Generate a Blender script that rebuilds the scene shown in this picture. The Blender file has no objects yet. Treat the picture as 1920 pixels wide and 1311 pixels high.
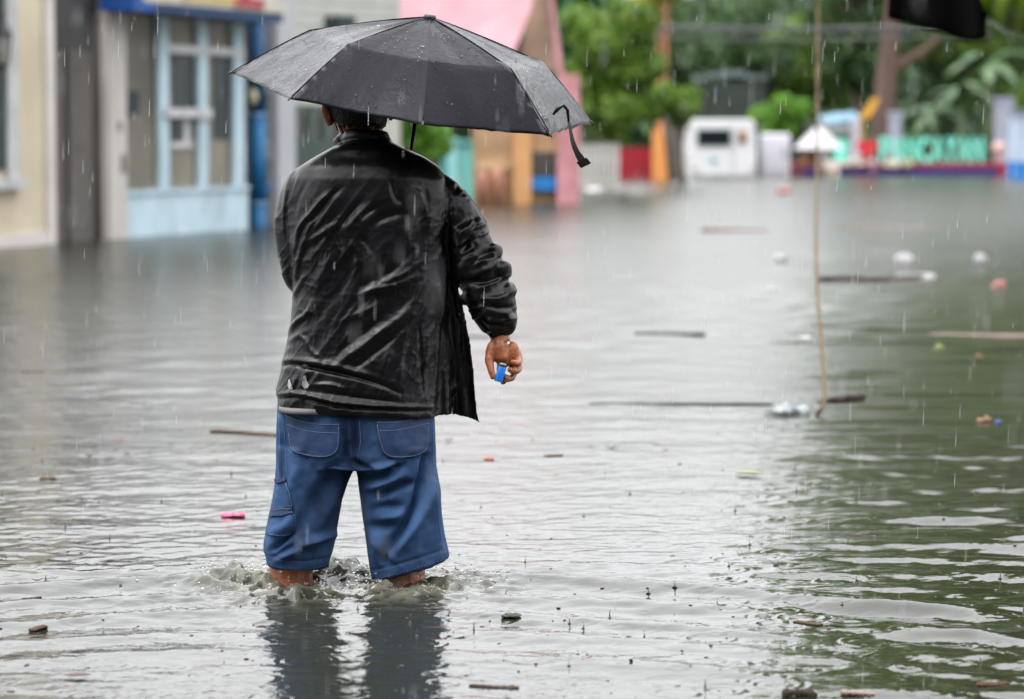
import bpy, math, random
import numpy as np
from mathutils import Vector, Matrix
from mathutils.bvhtree import BVHTree

random.seed(4)
RNG = np.random.default_rng(11)
SC = bpy.context.scene
COL = SC.collection
PI = math.pi

# ------------------------------------------------------------------ camera
FPX, CAMZ = 5600.0, 1.23
PITCH = math.atan((655.5 - 239.0) / FPX)
SP, CP = math.sin(PITCH), math.cos(PITCH)
cam = bpy.data.cameras.new('camera')
camo = bpy.data.objects.new('camera', cam)
COL.objects.link(camo)
camo.location = (0, 0, CAMZ)
camo.rotation_euler = (PI / 2 - PITCH, 0, 0)
cam.sensor_width = 36
cam.lens = 105
cam.clip_start, cam.clip_end = 0.1, 2000
cam.dof.use_dof = True
cam.dof.focus_distance = 7.95
cam.dof.aperture_fstop = 2.9
cam.dof.aperture_blades = 9
SC.camera = camo


def ray(px, py):
    u, v = (px - 960) / FPX, -(py - 655.5) / FPX
    return Vector((u, v * SP + CP, v * CP - SP))


def P(px, py, Y):
    """the point of the plane at depth Y seen at a place of the photograph"""
    d = ray(px, py)
    k = Y / d.y
    return Vector((d.x * k, Y, CAMZ + d.z * k))


def W(px, py):
    """the point of the water surface"""
    d = ray(px, py)
    k = -CAMZ / d.z
    return Vector((d.x * k, d.y * k, 0))


def to_px(co):
    x, y, z = co[:, 0], co[:, 1], co[:, 2] - CAMZ
    dep = y * CP - z * SP
    return 960 + FPX * x / dep, 655.5 - FPX * (y * SP + z * CP) / dep


# ------------------------------------------------------------------ noise
_perm = RNG.permutation(4096)
_val = RNG.uniform(-1, 1, 4096)


def vnoise(p, seed=0):
    """smooth value noise of an (n, 3) array"""
    i = np.floor(p).astype(np.int64)
    f = p - i
    f = f * f * f * (f * (f * 6 - 15) + 10)
    out = np.zeros(len(p))
    for dx in (0, 1):
        wx = f[:, 0] if dx else 1 - f[:, 0]
        for dy in (0, 1):
            wy = f[:, 1] if dy else 1 - f[:, 1]
            for dz in (0, 1):
                wz = f[:, 2] if dz else 1 - f[:, 2]
                h = _perm[(_perm[(_perm[(i[:, 0] + dx + seed * 17) & 4095] + i[:, 1] + dy) & 4095] + i[:, 2] + dz) & 4095]
                out += wx * wy * wz * _val[h]
    return out


def fbm(p, octv=3, seed=0):
    a, s, o = 1.0, 1.0, 0
    for k in range(octv):
        o = o + a * vnoise(p * s, seed + k)
        a *= 0.5
        s *= 2.03
    return o


# ------------------------------------------------------------------ objects
OFF = {}


def tag(o, label=None, cat=None, group=None, kind=None):
    if label: o['label'] = label
    if cat: o['category'] = cat
    if group: o['group'] = group
    if kind: o['kind'] = kind
    return o


def empty(name, loc, label, cat, group=None):
    o = bpy.data.objects.new(name, None)
    COL.objects.link(o)
    o.location = loc
    o.empty_display_size = 0.2
    OFF[o] = Vector(loc)
    return tag(o, label, cat, group)


def link(name, me, mat, parent=None, loc=None):
    o = bpy.data.objects.new(name, me)
    COL.objects.link(o)
    if mat is not None:
        me.materials.clear()
        me.materials.append(mat)
    off = Vector((0, 0, 0))
    if parent is not None:
        o.parent = parent
        off = OFF[parent]
        OFF[o] = off
    elif loc is not None:
        off = Vector(loc)
        o.location = loc
        OFF[o] = off
    else:
        OFF[o] = off
    if off.length > 0:
        me.transform(Matrix.Translation(-off))
    return o


def copy_tree(o, parent=None):
    c = o.copy()
    COL.objects.link(c)
    if parent is not None:
        c.parent = parent
    for ch in list(o.children):
        copy_tree(ch, c)
    return c


def np_mesh(name, co, quads, smooth=True):
    me = bpy.data.meshes.new(name)
    co = np.asarray(co, dtype=np.float32)
    quads = np.asarray(quads, dtype=np.int32)
    n, k = quads.shape
    me.vertices.add(len(co))
    me.vertices.foreach_set('co', co.ravel())
    me.loops.add(n * k)
    me.loops.foreach_set('vertex_index', quads.ravel())
    me.polygons.add(n)
    me.polygons.foreach_set('loop_start', np.arange(0, n * k, k, dtype=np.int32))
    me.update(calc_edges=True)
    me.validate()
    me.polygons.foreach_set('use_smooth', np.full(len(me.polygons), smooth))
    return me


def basis(d):
    d = Vector(d).normalized()
    a = Vector((0, 0, 1)) if abs(d.z) < 0.9 else Vector((1, 0, 0))
    x = d.cross(a).normalized()
    return x, d.cross(x).normalized()


class MB:
    def __init__(s):
        s.v, s.f = [], []

    def add(s, vs, fs):
        n = len(s.v)
        s.v += [tuple(v) for v in vs]
        s.f += [tuple(i + n for i in f) for f in fs]
        return s

    def hexa(s, c):
        return s.add(c, [(0, 3, 2, 1), (4, 5, 6, 7), (0, 1, 5, 4), (1, 2, 6, 5), (2, 3, 7, 6), (3, 0, 4, 7)])

    def box(s, x0, x1, y0, y1, z0, z1):
        return s.hexa([(x0, y0, z0), (x1, y0, z0), (x1, y1, z0), (x0, y1, z0), (x0, y0, z1), (x1, y0, z1), (x1, y1, z1), (x0, y1, z1)])

    def tube(s, pts, r, n=10, cap=True, flat=1.0):
        pts = [Vector(p) for p in pts]
        if not hasattr(r, '__len__'): r = [r] * len(pts)
        base = len(s.v)
        fx = None
        for i, p in enumerate(pts):
            d = (pts[min(i + 1, len(pts) - 1)] - pts[max(i - 1, 0)])
            if d.length < 1e-9: d = Vector((0, 0, 1))
            d.normalize()
            if fx is None:
                fx, _ = basis(d)
            fx = (fx - d * fx.dot(d)).normalized()
            fy = d.cross(fx)
            for k in range(n):
                a = 2 * PI * k / n
                s.v.append(tuple(p + fx * (r[i] * math.cos(a)) + fy * (r[i] * flat * math.sin(a))))
        for i in range(len(pts) - 1):
            for k in range(n):
                a, b = base + i * n + k, base + i * n + (k + 1) % n
                s.f.append((a, b, b + n, a + n))
        if cap:
            s.f.append(tuple(base + k for k in reversed(range(n))))
            s.f.append(tuple(base + (len(pts) - 1) * n + k for k in range(n)))
        return s

    def ball(s, c, r, seg=16, ring=10, rot=None):
        """an ellipsoid with half axes r"""
        c = Vector(c)
        if not hasattr(r, '__len__'): r = (r, r, r)
        base = len(s.v)
        pts = [Vector((0, 0, r[2]))]
        for i in range(1, ring):
            t = PI * i / ring
            for k in range(seg):
                a = 2 * PI * k / seg
                pts.append(Vector((r[0] * math.sin(t) * math.cos(a), r[1] * math.sin(t) * math.sin(a), r[2] * math.cos(t))))
        pts.append(Vector((0, 0, -r[2])))
        if rot is not None:
            pts = [rot @ p for p in pts]
        s.v += [tuple(c + p) for p in pts]
        for k in range(seg):
            s.f.append((base, base + 1 + k, base + 1 + (k + 1) % seg))
            l = base + 1 + (ring - 2) * seg
            s.f.append((base + len(pts) - 1, l + (k + 1) % seg, l + k))
        for i in range(ring - 2):
            for k in range(seg):
                a, b = base + 1 + i * seg + k, base + 1 + i * seg + (k + 1) % seg
                s.f.append((a, a + seg, b + seg, b))
        return s

    def prism(s, poly, ext):
        """a flat outline of 3D points given a thickness vector"""
        n = len(poly)
        e = Vector(ext)
        vs = [Vector(p) for p in poly] + [Vector(p) + e for p in poly]
        fs = [tuple(range(n)), tuple(range(2 * n - 1, n - 1, -1))]
        fs += [(i, i + n, (i + 1) % n + n, (i + 1) % n) for i in range(n)]
        return s.add(vs, fs)

    def grid(s, rows):
        """a sheet from equally long rows of points"""
        base, m = len(s.v), len(rows[0])
        for r in rows: s.v += [tuple(p) for p in r]
        for i in range(len(rows) - 1):
            for k in range(m - 1):
                a = base + i * m + k
                s.f.append((a, a + 1, a + m + 1, a + m))
        return s

    def loft(s, rings):
        base, n = len(s.v), len(rings[0])
        for r in rings: s.v += [tuple(p) for p in r]
        for i in range(len(rings) - 1):
            for k in range(n):
                a, b = base + i * n + k, base + i * n + (k + 1) % n
                s.f.append((a, b, b + n, a + n))
        s.f.append(tuple(base + k for k in reversed(range(n))))
        s.f.append(tuple(base + (len(rings) - 1) * n + k for k in range(n)))
        return s

    def mesh(s, name, smooth=False):
        me = bpy.data.meshes.new(name)
        me.from_pydata(s.v, [], s.f)
        me.update()
        import bmesh
        bm = bmesh.new()
        bm.from_mesh(me)
        bmesh.ops.recalc_face_normals(bm, faces=bm.faces)
        bm.to_mesh(me)
        bm.free()
        me.polygons.foreach_set('use_smooth', [smooth] * len(me.polygons))
        return me

    def build(s, name, mat, parent=None, smooth=False, loc=None, bevel=0):
        o = link(name, s.mesh(name, smooth), mat, parent, loc)
        if bevel:
            b = o.modifiers.new('bevel', 'BEVEL')
            b.width = bevel
            b.segments = 2
            b.limit_method = 'ANGLE'
        return o


def remeshed(mb, voxel, smooth=2, factor=0.5):
    """union of all closed shapes of mb as one continuous surface: coordinates and quads"""
    o = bpy.data.objects.new('tmp', mb.mesh('tmp'))
    COL.objects.link(o)
    m = o.modifiers.new('r', 'REMESH')
    m.mode = 'VOXEL'
    m.voxel_size = voxel
    if smooth:
        m = o.modifiers.new('s', 'SMOOTH')
        m.iterations = smooth
        m.factor = factor
    dg = bpy.context.evaluated_depsgraph_get()
    me = bpy.data.meshes.new_from_object(o.evaluated_get(dg))
    bpy.data.objects.remove(o)
    return me


def me_arrays(me):
    n = len(me.vertices)
    co = np.empty(n * 3, np.float32)
    no = np.empty(n * 3, np.float32)
    me.vertices.foreach_get('co', co)
    me.vertices.foreach_get('normal', no)
    return co.reshape(-1, 3).astype(float), no.reshape(-1, 3).astype(float)


def set_co(me, co):
    me.vertices.foreach_set('co', co.astype(np.float32).ravel())
    me.update()


def smooth_all(me):
    me.polygons.foreach_set('use_smooth', np.full(len(me.polygons), True))


def bvh_of(me):
    return BVHTree.FromPolygons([v.co.copy() for v in me.vertices], [tuple(p.vertices) for p in me.polygons])


def cast(bvh, px, py):
    d = ray(px, py).normalized()
    h = bvh.ray_cast(Vector((0, 0, CAMZ)), d)
    return (h[0], h[1]) if h[0] is not None else (None, None)


def spline(pts, n):
    """Catmull-Rom through points of any dimension"""
    p = np.array(pts, float)
    p = np.vstack([2 * p[0] - p[1], p, 2 * p[-1] - p[-2]])
    out = []
    m = len(p) - 3
    for t in np.linspace(0, m - 1e-6, n):
        i = int(t)
        f = t - i
        a, b, c, d = p[i], p[i + 1], p[i + 2], p[i + 3]
        out.append(0.5 * ((2 * b) + (-a + c) * f + (2 * a - 5 * b + 4 * c - d) * f * f + (-a + 3 * b - 3 * c + d) * f ** 3))
    return np.array(out)


def fold_field(px, py, folds):
    """height of creases drawn as lines: (points, half width, height)"""
    tot = np.zeros(len(px))
    for pts, w, amp in folds:
        p = spline(pts, max(8, 5 * len(pts)))
        best = np.full(len(px), 1e9)
        tt = np.zeros(len(px))
        m = len(p) - 1
        sel = np.where((px > p[:, 0].min() - 4 * w) & (px < p[:, 0].max() + 4 * w) & (py > p[:, 1].min() - 4 * w) & (py < p[:, 1].max() + 4 * w))[0]
        x, y = px[sel], py[sel]
        bs, ts = best[sel], tt[sel]
        for i in range(m):
            a, b = p[i], p[i + 1]
            d = b - a
            t = np.clip(((x - a[0]) * d[0] + (y - a[1]) * d[1]) / (d @ d + 1e-9), 0, 1)
            q = np.hypot(x - a[0] - t * d[0], y - a[1] - t * d[1])
            c = q < bs
            bs = np.where(c, q, bs)
            ts = np.where(c, (i + t) / m, ts)
        fade = np.sqrt(np.clip(np.sin(PI * np.clip(ts, 0.02, 0.98)), 0, 1))
        tot[sel] += amp * np.exp(-(bs / w) ** 2 * 0.9) * fade
    return tot


# ------------------------------------------------------------------ materials
def lin(c):
    return tuple(((x / 255) / 12.92 if x / 255 <= 0.04045 else ((x / 255 + 0.055) / 1.055) ** 2.4) for x in c)


MATS = {}


def mat(name, col, rough=0.6, spec=0.5, var=0.15, vscale=3.0, col2=None, bump=0.0, bscale=60.0, coat=0.0, metal=0.0, stretch=(1, 1, 1), ramp=(0.35, 0.65), rough2=None):
    if name in MATS: return MATS[name]
    m = bpy.data.materials.new(name)
    m.use_nodes = True
    nt = m.node_tree
    b = nt.nodes['Principled BSDF']
    b.inputs['Roughness'].default_value = rough
    b.inputs['Specular IOR Level'].default_value = spec
    b.inputs['Metallic'].default_value = metal
    b.inputs['Coat Weight'].default_value = coat
    b.inputs['Coat Roughness'].default_value = 0.15
    tc = nt.nodes.new('ShaderNodeTexCoord')
    mp = nt.nodes.new('ShaderNodeMapping')
    mp.inputs['Scale'].default_value = stretch
    nt.links.new(tc.outputs['Object'], mp.inputs['Vector'])
    n = nt.nodes.new('ShaderNodeTexNoise')
    n.inputs['Scale'].default_value = vscale
    n.inputs['Detail'].default_value = 6
    nt.links.new(mp.outputs['Vector'], n.inputs['Vector'])
    r = nt.nodes.new('ShaderNodeValToRGB')
    r.color_ramp.elements[0].position, r.color_ramp.elements[1].position = ramp
    c0 = tuple(x * (1 - var) for x in col) if col2 is None else col
    c1 = tuple(min(1, x * (1 + var)) for x in col) if col2 is None else col2
    r.color_ramp.elements[0].color = (*c0, 1)
    r.color_ramp.elements[1].color = (*c1, 1)
    nt.links.new(n.outputs['Fac'], r.inputs['Fac'])
    nt.links.new(r.outputs['Color'], b.inputs['Base Color'])
    if rough2 is not None:
        mr = nt.nodes.new('ShaderNodeMapRange')
        mr.inputs['From Min'].default_value, mr.inputs['From Max'].default_value = 0.35, 0.65
        mr.inputs['To Min'].default_value, mr.inputs['To Max'].default_value = rough, rough2
        nt.links.new(n.outputs['Fac'], mr.inputs['Value'])
        nt.links.new(mr.outputs['Result'], b.inputs['Roughness'])
    if bump:
        n2 = nt.nodes.new('ShaderNodeTexNoise')
        n2.inputs['Scale'].default_value = bscale
        n2.inputs['Detail'].default_value = 4
        nt.links.new(mp.outputs['Vector'], n2.inputs['Vector'])
        bp = nt.nodes.new('ShaderNodeBump')
        bp.inputs['Strength'].default_value = bump
        bp.inputs['Distance'].default_value = 0.01
        nt.links.new(n2.outputs['Fac'], bp.inputs['Height'])
        nt.links.new(bp.outputs['Normal'], b.inputs['Normal'])
    MATS[name] = m
    return m


KB = 0.68


def paint(name, rgb, k=None, **kw):
    """albedo from the colour a thing shows in the photograph"""
    k = KB if k is None else k
    return mat(name, tuple(min(0.82, x * k) for x in lin(rgb)), **kw)


# ------------------------------------------------------------------ light
world = bpy.data.worlds.new('World')
SC.world = world
world.use_nodes = True
wn = world.node_tree
bg = wn.nodes['Background']
sky = wn.nodes.new('ShaderNodeTexSky')
sky.sky_type = 'NISHITA'
sky.sun_disc = False
SUN_EL, SUN_AZ = math.radians(62), math.radians(-120)
sky.sun_elevation = SUN_EL
sky.sun_rotation = SUN_AZ
sky.air_density = 1.0
sky.dust_density = 6.0
sky.ozone_density = 1.0
hs = wn.nodes.new('ShaderNodeHueSaturation')
hs.inputs['Saturation'].default_value = 0.12
mx = wn.nodes.new('ShaderNodeMix')
mx.data_type = 'RGBA'
mx.inputs['Factor'].default_value = 0.72
# the cloud cover over the clear sky: an overcast sky is three times as bright overhead as at the horizon
gx = wn.nodes.new('ShaderNodeTexCoord')
sx_ = wn.nodes.new('ShaderNodeSeparateXYZ')
wn.links.new(gx.outputs['Generated'], sx_.inputs['Vector'])
gr = wn.nodes.new('ShaderNodeMapRange')
gr.inputs['From Min'].default_value, gr.inputs['From Max'].default_value = 0.0, 1.0
gr.inputs['To Min'].default_value, gr.inputs['To Max'].default_value = 7.0, 21.0
wn.links.new(sx_.outputs['Z'], gr.inputs['Value'])
vm = wn.nodes.new('ShaderNodeVectorMath')
vm.operation = 'SCALE'
vm.inputs[0].default_value = (0.985, 1.0, 1.03)
wn.links.new(gr.outputs['Result'], vm.inputs['Scale'])
wn.links.new(vm.outputs['Vector'], mx.inputs['B'])
wn.links.new(sky.outputs['Color'], hs.inputs['Color'])
wn.links.new(hs.outputs['Color'], mx.inputs['A'])
wn.links.new(mx.outputs['Result'], bg.inputs['Color'])
bg.inputs['Strength'].default_value = 0.12
sl = bpy.data.lights.new('sun', 'SUN')
sl.energy = 0.7
sl.angle = math.radians(25)
sl.color = (1.0, 0.97, 0.92)
slo = bpy.data.objects.new('sun', sl)
COL.objects.link(slo)
sd = Vector((math.sin(SUN_AZ) * math.cos(SUN_EL), math.cos(SUN_AZ) * math.cos(SUN_EL), math.sin(SUN_EL)))
slo.rotation_euler = (-sd).to_track_quat('-Z', 'Y').to_euler()
slo.location = sd * 50
vs = SC.view_settings
SC.display_settings.display_device = 'sRGB'
vs.view_transform = 'Standard'
vs.look = 'None'
vs.exposure = 1.22
vs.gamma = 1.0
SC.cycles.use_denoising = True
SC.cycles.max_bounces = 8
SC.cycles.sample_clamp_indirect = 8


# ------------------------------------------------------------------ flood water
rows = [-60.0, -10.0, 0.0, 3.0, 4.5, 5.3]
y = 5.6
while y < 96:
    rows.append(y)
    y += max(0.0105, y * y / (2987 * 1.23) * 0.62)
rows += [110, 140, 200, 320]
rows = np.array(rows)
NS = 430
cols = np.concatenate([[-60, -20, -6, -2.6, -1.5], np.linspace(-1, 1, NS), [1.5, 2.6, 6, 20, 60]])
half = 0.175 * np.clip(rows, 4, 90) + 0.45
GX = cols[None, :] * half[:, None]
GY = np.repeat(rows[:, None], len(cols), 1)
DY = np.gradient(rows)[:, None]
H = np.zeros_like(GX)
edge = (np.abs(cols) <= 1.0)[None, :] & ((rows > 5.5) & (rows < 100))[:, None]
wr = np.random.default_rng(5)
LOST = np.zeros(len(rows))
for k in range(64):
    lam = math.exp(wr.uniform(math.log(0.055), math.log(1.1)))
    ang = wr.normal(0, 0.62) + PI / 2
    if k % 5 == 0: ang = wr.uniform(0, 2 * PI)
    slope = 0.013 if lam < 0.12 else (0.0042 if lam < 0.4 else 0.0028)
    slope *= 0.72
    a = slope * lam / (2 * PI) * 1.414
    q = 2 * PI / lam
    wgt = np.clip(lam / (2.6 * DY * max(0.25, abs(math.sin(ang)))) - 1, 0, 1)
    LOST += (slope ** 2 * (1 - wgt ** 2))[:, 0] if wgt.ndim > 1 else 0
    # patches of livelier and calmer water
    H += a * wgt * np.sin(q * (math.cos(ang) * GX + math.sin(ang) * GY) + wr.uniform(0, 6.28) + 1.3 * np.sin(GX * wr.uniform(0.5, 2) + GY * wr.uniform(0.3, 1.5)))
# longer, smoother undulations on the sheltered right side
sh0 = np.clip((GX - 0.07 * GY) / (0.04 * GY + .1), 0, 1)
for k in range(16):
    lam = math.exp(wr.uniform(math.log(0.14), math.log(0.6)))
    ang = wr.normal(0, 0.3) + PI / 2
    q = 2 * PI / lam
    wgt = np.clip(lam / (2.6 * DY) - 1, 0, 1)
    H += sh0 * 0.021 * lam / (2 * PI) * 1.414 * wgt * np.sin(q * (math.cos(ang) * GX + math.sin(ang) * GY) + wr.uniform(0, 6.28) + 1.6 * np.sin(GX * wr.uniform(1, 3) + GY * wr.uniform(0.3, 1.5)))
# gusts drag the open water farther off into long uneven streaks
far0 = np.clip((GY - 9) / 8, 0, 1)
for k in range(30):
    lam = math.exp(wr.uniform(math.log(0.2), math.log(1.0)))
    ang = wr.normal(0, 0.65) + PI / 2
    q = 2 * PI / lam
    wgt = np.clip(lam / (2.4 * DY) - 1, 0, 1)
    H += far0 * 0.0062 * lam / (2 * PI) * 1.414 * wgt * np.sin(q * (math.cos(ang) * GX + math.sin(ang) * GY) + wr.uniform(0, 6.28) + 1.8 * np.sin(GX * wr.uniform(0.6, 2.4) + GY * wr.uniform(0.2, 1.2)))
calm = fbm(np.stack([GX.ravel() * 0.55, GY.ravel() * 0.5, 0 * GX.ravel()], 1), 2, 3).reshape(GX.shape)
H *= 1.0 + 0.55 * np.clip(calm, -1, 1)
LEGS = [(-0.589, 8.0), (-0.292, 8.0)]
MX, MY = -0.44, 8.0
# the wake: crests that run out to both sides of the wading man and bend back
dx = GX - MX
for (c0, bend, amp, wid) in ((0.13, 0.235, 0.026, 0.075), (-0.20, 0.25, 0.015, 0.07), (-0.47, 0.27, 0.013, 0.075), (-0.76, 0.28, 0.010, 0.08), (-1.05, 0.3, 0.007, 0.08)):
    yc = MY + c0 - bend * dx * dx + 0.025 * np.sin(3.1 * dx + c0 * 9)
    t = (GY - yc) / wid
    H += amp * np.exp(-np.abs(dx) / 2.0) * (1 - np.exp(-(dx / 0.3) ** 2)) * (np.exp(-t * t) - 0.45 * np.exp(-((t - 1.6) / 1.3) ** 2))
# churned water round the legs
near = np.zeros_like(H)
for (lx, ly) in LEGS:
    near = np.maximum(near, np.exp(-(((GX - lx) / 0.23) ** 2 + ((GY - ly - 0.02) / 0.36) ** 2)))
pts = np.stack([GX.ravel() * 17, GY.ravel() * 15, 0 * GX.ravel() + 2.2], 1)
churn = (1 - 2 * np.abs(fbm(pts, 3, 40))).reshape(GX.shape)
pts = np.stack([GX.ravel() * 42, GY.ravel() * 38, 0 * GX.ravel() + 7.2], 1)
churn2 = fbm(pts, 2, 50).reshape(GX.shape)
H += near * (0.010 * churn + 0.009 * churn2)
for (px_, py_, h_, sx_, sy_) in ((575, 1121, 0.024, 0.11, 0.05), (470, 1092, 0.030, 0.11, 0.10), (645, 1080, 0.044, 0.075, 0.10), (705, 1108, 0.016, 0.07, 0.06),
                                 (860, 1098, 0.022, 0.10, 0.06), (400, 1098, 0.018, 0.10, 0.07), (760, 1118, 0.010, 0.10, 0.05)):
    c_ = W(px_, py_)
    H += h_ * np.exp(-((GX - c_.x) / sx_) ** 2 - ((GY - c_.y) / sy_) ** 2) * (1 + 0.35 * churn2)
# rings of rain drops
S0 = 5
for k in range(1500):
    yy = 5.7 + (17 - 5.7) * wr.random() ** 1.5
    xx = wr.uniform(-1, 1) * (0.18 * yy + 0.2)
    r0, lam, amp = wr.uniform(0.004, 0.06), wr.uniform(0.022, 0.034), wr.uniform(0.0005, 0.0017)
    R_ = r0 + 0.045
    i0, i1 = np.searchsorted(rows, [yy - R_, yy + R_])
    hw = 0.175 * yy + 0.45
    j0, j1 = np.searchsorted(cols, [(xx - R_) / hw, (xx + R_) / hw])
    if i1 - i0 < 2 or j1 - j0 < 2: continue
    r = np.hypot(GX[i0:i1, j0:j1] - xx, GY[i0:i1, j0:j1] - yy)
    H[i0:i1, j0:j1] += amp * np.cos(2 * PI * (r - r0) / lam) * np.exp(-((r - r0) / 0.018) ** 2)
H *= edge
n_r, n_c = GX.shape
idx = np.arange(n_r * n_c).reshape(n_r, n_c)
quads = np.stack([idx[:-1, :-1], idx[:-1, 1:], idx[1:, 1:], idx[1:, :-1]], -1).reshape(-1, 4)
wme = np_mesh('flood_water', np.stack([GX, GY, H], -1).reshape(-1, 3), quads)

wm = bpy.data.materials.new('flood_water')
wm.use_nodes = True
nt = wm.node_tree
b = nt.nodes['Principled BSDF']
b.inputs['Base Color'].default_value = (0.019, 0.0195, 0.013, 1)
b.inputs['Roughness'].default_value = 0.045
b.inputs['IOR'].default_value = 1.36
# ripples too small for the far mesh count as roughness there
ra_ = nt.nodes.new('ShaderNodeAttribute')
ra_.attribute_name = 'fine_chop'
nt.links.new(ra_.outputs['Fac'], b.inputs['Roughness'])
at_ = wme.attributes.new('fine_chop', 'FLOAT', 'POINT')
at_.data.foreach_set('value', np.repeat(0.04 + 1.0 * np.sqrt(1.0 * np.sqrt(LOST)) * 1.0 if False else 0.04 + np.clip(0.8 * np.sqrt(1.414 * np.sqrt(LOST)), 0, 0.22), len(cols)).astype(np.float32))
# stirred up, bubbly water round the legs is pale and olive
at_ = wme.attributes.new('churn', 'FLOAT', 'POINT')
at_.data.foreach_set('value', np.clip(near * 1.25 * (0.45 + 0.7 * churn + 0.4 * churn2), 0, 1).ravel().astype(np.float32))
# rain dimples the open water; under the crowns on the right it stays smoother
shelter = np.clip((GX - 0.085 * GY) / (0.035 * GY + .1), 0, 1) * np.clip((GY - 3) / 3, 0, 1)
far_ = np.clip((GY - 8.5) / 14, 0, 1)
dmp = (0.24 + 0.56 * far_) * (1 - 0.75 * shelter) + 0.9 * np.clip(near * 1.2, 0, 1)
at_ = wme.attributes.new('dimples', 'FLOAT', 'POINT')
at_.data.foreach_set('value', np.clip(dmp, 0, 1).ravel().astype(np.float32))
ca_ = nt.nodes.new('ShaderNodeAttribute')
ca_.attribute_name = 'churn'
cr_ = nt.nodes.new('ShaderNodeValToRGB')
cr_.color_ramp.elements[0].position, cr_.color_ramp.elements[1].position = 0.12, 0.95
cr_.color_ramp.elements[0].color = (0.019, 0.0195, 0.013, 1)
cr_.color_ramp.elements[1].color = (0.10, 0.098, 0.072, 1)
nt.links.new(ca_.outputs['Fac'], cr_.inputs['Fac'])
nt.links.new(cr_.outputs['Color'], b.inputs['Base Color'])
cs_ = nt.nodes.new('ShaderNodeMapRange')
cs_.inputs['To Min'].default_value, cs_.inputs['To Max'].default_value = 0.02, 0.45
da_ = nt.nodes.new('ShaderNodeAttribute')
da_.attribute_name = 'dimples'
nt.links.new(da_.outputs['Fac'], cs_.inputs['Value'])
geo = nt.nodes.new('ShaderNodeNewGeometry')
prev = None
for sc_, st_, sx_ in ((7.0, 0.025, 0.35), (24.0, 0.06, 0.5), (75.0, 0.10, 0.7)):
    mp = nt.nodes.new('ShaderNodeMapping')
    mp.inputs['Scale'].default_value = (sx_, 1, 1)
    nt.links.new(geo.outputs['Position'], mp.inputs['Vector'])
    n = nt.nodes.new('ShaderNodeTexNoise')
    n.inputs['Scale'].default_value = sc_
    n.inputs['Detail'].default_value = 2
    nt.links.new(mp.outputs['Vector'], n.inputs['Vector'])
    bp = nt.nodes.new('ShaderNodeBump')
    bp.inputs['Strength'].default_value = st_
    bp.inputs['Distance'].default_value = 0.5 / sc_
    nt.links.new(n.outputs['Fac'], bp.inputs['Height'])
    if prev is not None: nt.links.new(prev.outputs['Normal'], bp.inputs['Normal'])
    if sc_ == 75.0: nt.links.new(cs_.outputs['Result'], bp.inputs['Strength'])
    prev = bp
nt.links.new(prev.outputs['Normal'], b.inputs['Normal'])
tag(link('water', wme, wm), 'grey rippled flood water covering the whole street', kind='structure')

gm = mat('street_mud', (0.09, 0.08, 0.06), 0.9, vscale=0.4)
g = MB().add([(-400, -60, -0.36), (400, -60, -0.36), (400, 500, -0.36), (-400, 500, -0.36)], [(0, 1, 2, 3)]).build('ground', gm)
tag(g, 'muddy street ground under the flood water', kind='structure')

WROWS, WCOLS, WH = rows, cols, H


def water_z(x, yv):
    i = int(np.clip(np.searchsorted(WROWS, yv), 0, len(WROWS) - 1))
    j = int(np.clip(np.searchsorted(WCOLS, x / (0.175 * min(max(yv, 4), 90) + 0.45)), 0, len(WCOLS) - 1))
    return float(WH[i, j])


# glassy drops thrown up round the legs, small jets where rain hits, and falling rain
dm = bpy.data.materials.new('water_drop')
dm.use_nodes = True
b = dm.node_tree.nodes['Principled BSDF']
b.inputs['Transmission Weight'].default_value = 1.0
b.inputs['Roughness'].default_value = 0.02
b.inputs['IOR'].default_value = 1.33
mb = MB()
for k in range(300):
    lx, ly = LEGS[k % 2]
    a, r = wr.uniform(0, 6.28), abs(wr.normal(0.10, 0.07)) + 0.05
    x, yv = lx + r * 1.3 * math.cos(a), ly - 0.02 + r * math.sin(a)
    z = water_z(x, yv) + abs(wr.normal(0, 0.016))
    s_ = wr.uniform(0.0012, 0.0038)
    mb.ball((x, yv, z), (s_ * wr.uniform(0.8, 1.6), s_, s_), 8, 6)
tag(mb.build('splash_drops', dm, smooth=True), 'clear splash drops thrown up around the wading legs', kind='stuff')
mb = MB()
for k in range(85):
    yv = 5.8 + 6.5 * wr.random() ** 1.3
    x = wr.uniform(-1, 1) * 0.175 * yv
    z = water_z(x, yv)
    h_ = wr.uniform(0.004, 0.014) if k % 4 else wr.uniform(0.014, 0.026)
    mb.tube([(x, yv, z - 0.003), (x, yv, z + 0.002), (x + wr.uniform(-.001, .001), yv, z + h_ * 0.5), (x + wr.uniform(-.002, .002), yv, z + h_)], [0.009, 0.0026, 0.0013, 0.0007], 6)
    if k % 2: mb.ball((x, yv, z + h_ + 0.004), 0.0014, 6, 4)
tag(mb.build('rain_splashes', wm, smooth=True), 'tiny upright jets where rain drops hit the flood water', kind='stuff')
mb = MB()
for k in range(1300):
    yv = 2.6 + 13 * wr.random() ** 0.9
    hw = 0.19 * yv
    x = wr.uniform(-1, 1) * hw
    z = wr.uniform(0.02, CAMZ + 0.1 * yv)
    L = wr.uniform(0.015, 0.055)
    r = wr.uniform(0.0003, 0.0007)
    s_ = L * 0.03
    mb.tube([(x, yv, z), (x + s_ * .3, yv, z + L * .25), (x + s_, yv, z + L)], [r * 0.8, r, r * 0.15], 5)
rm = bpy.data.materials.new('rain_drop')
rm.use_nodes = True
b = rm.node_tree.nodes['Principled BSDF']
b.inputs['Base Color'].default_value = (0.75, 0.76, 0.78, 1)
b.inputs['Roughness'].default_value = 0.15
b.inputs['Transmission Weight'].default_value = 0.55
b.inputs['IOR'].default_value = 1.33
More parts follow.
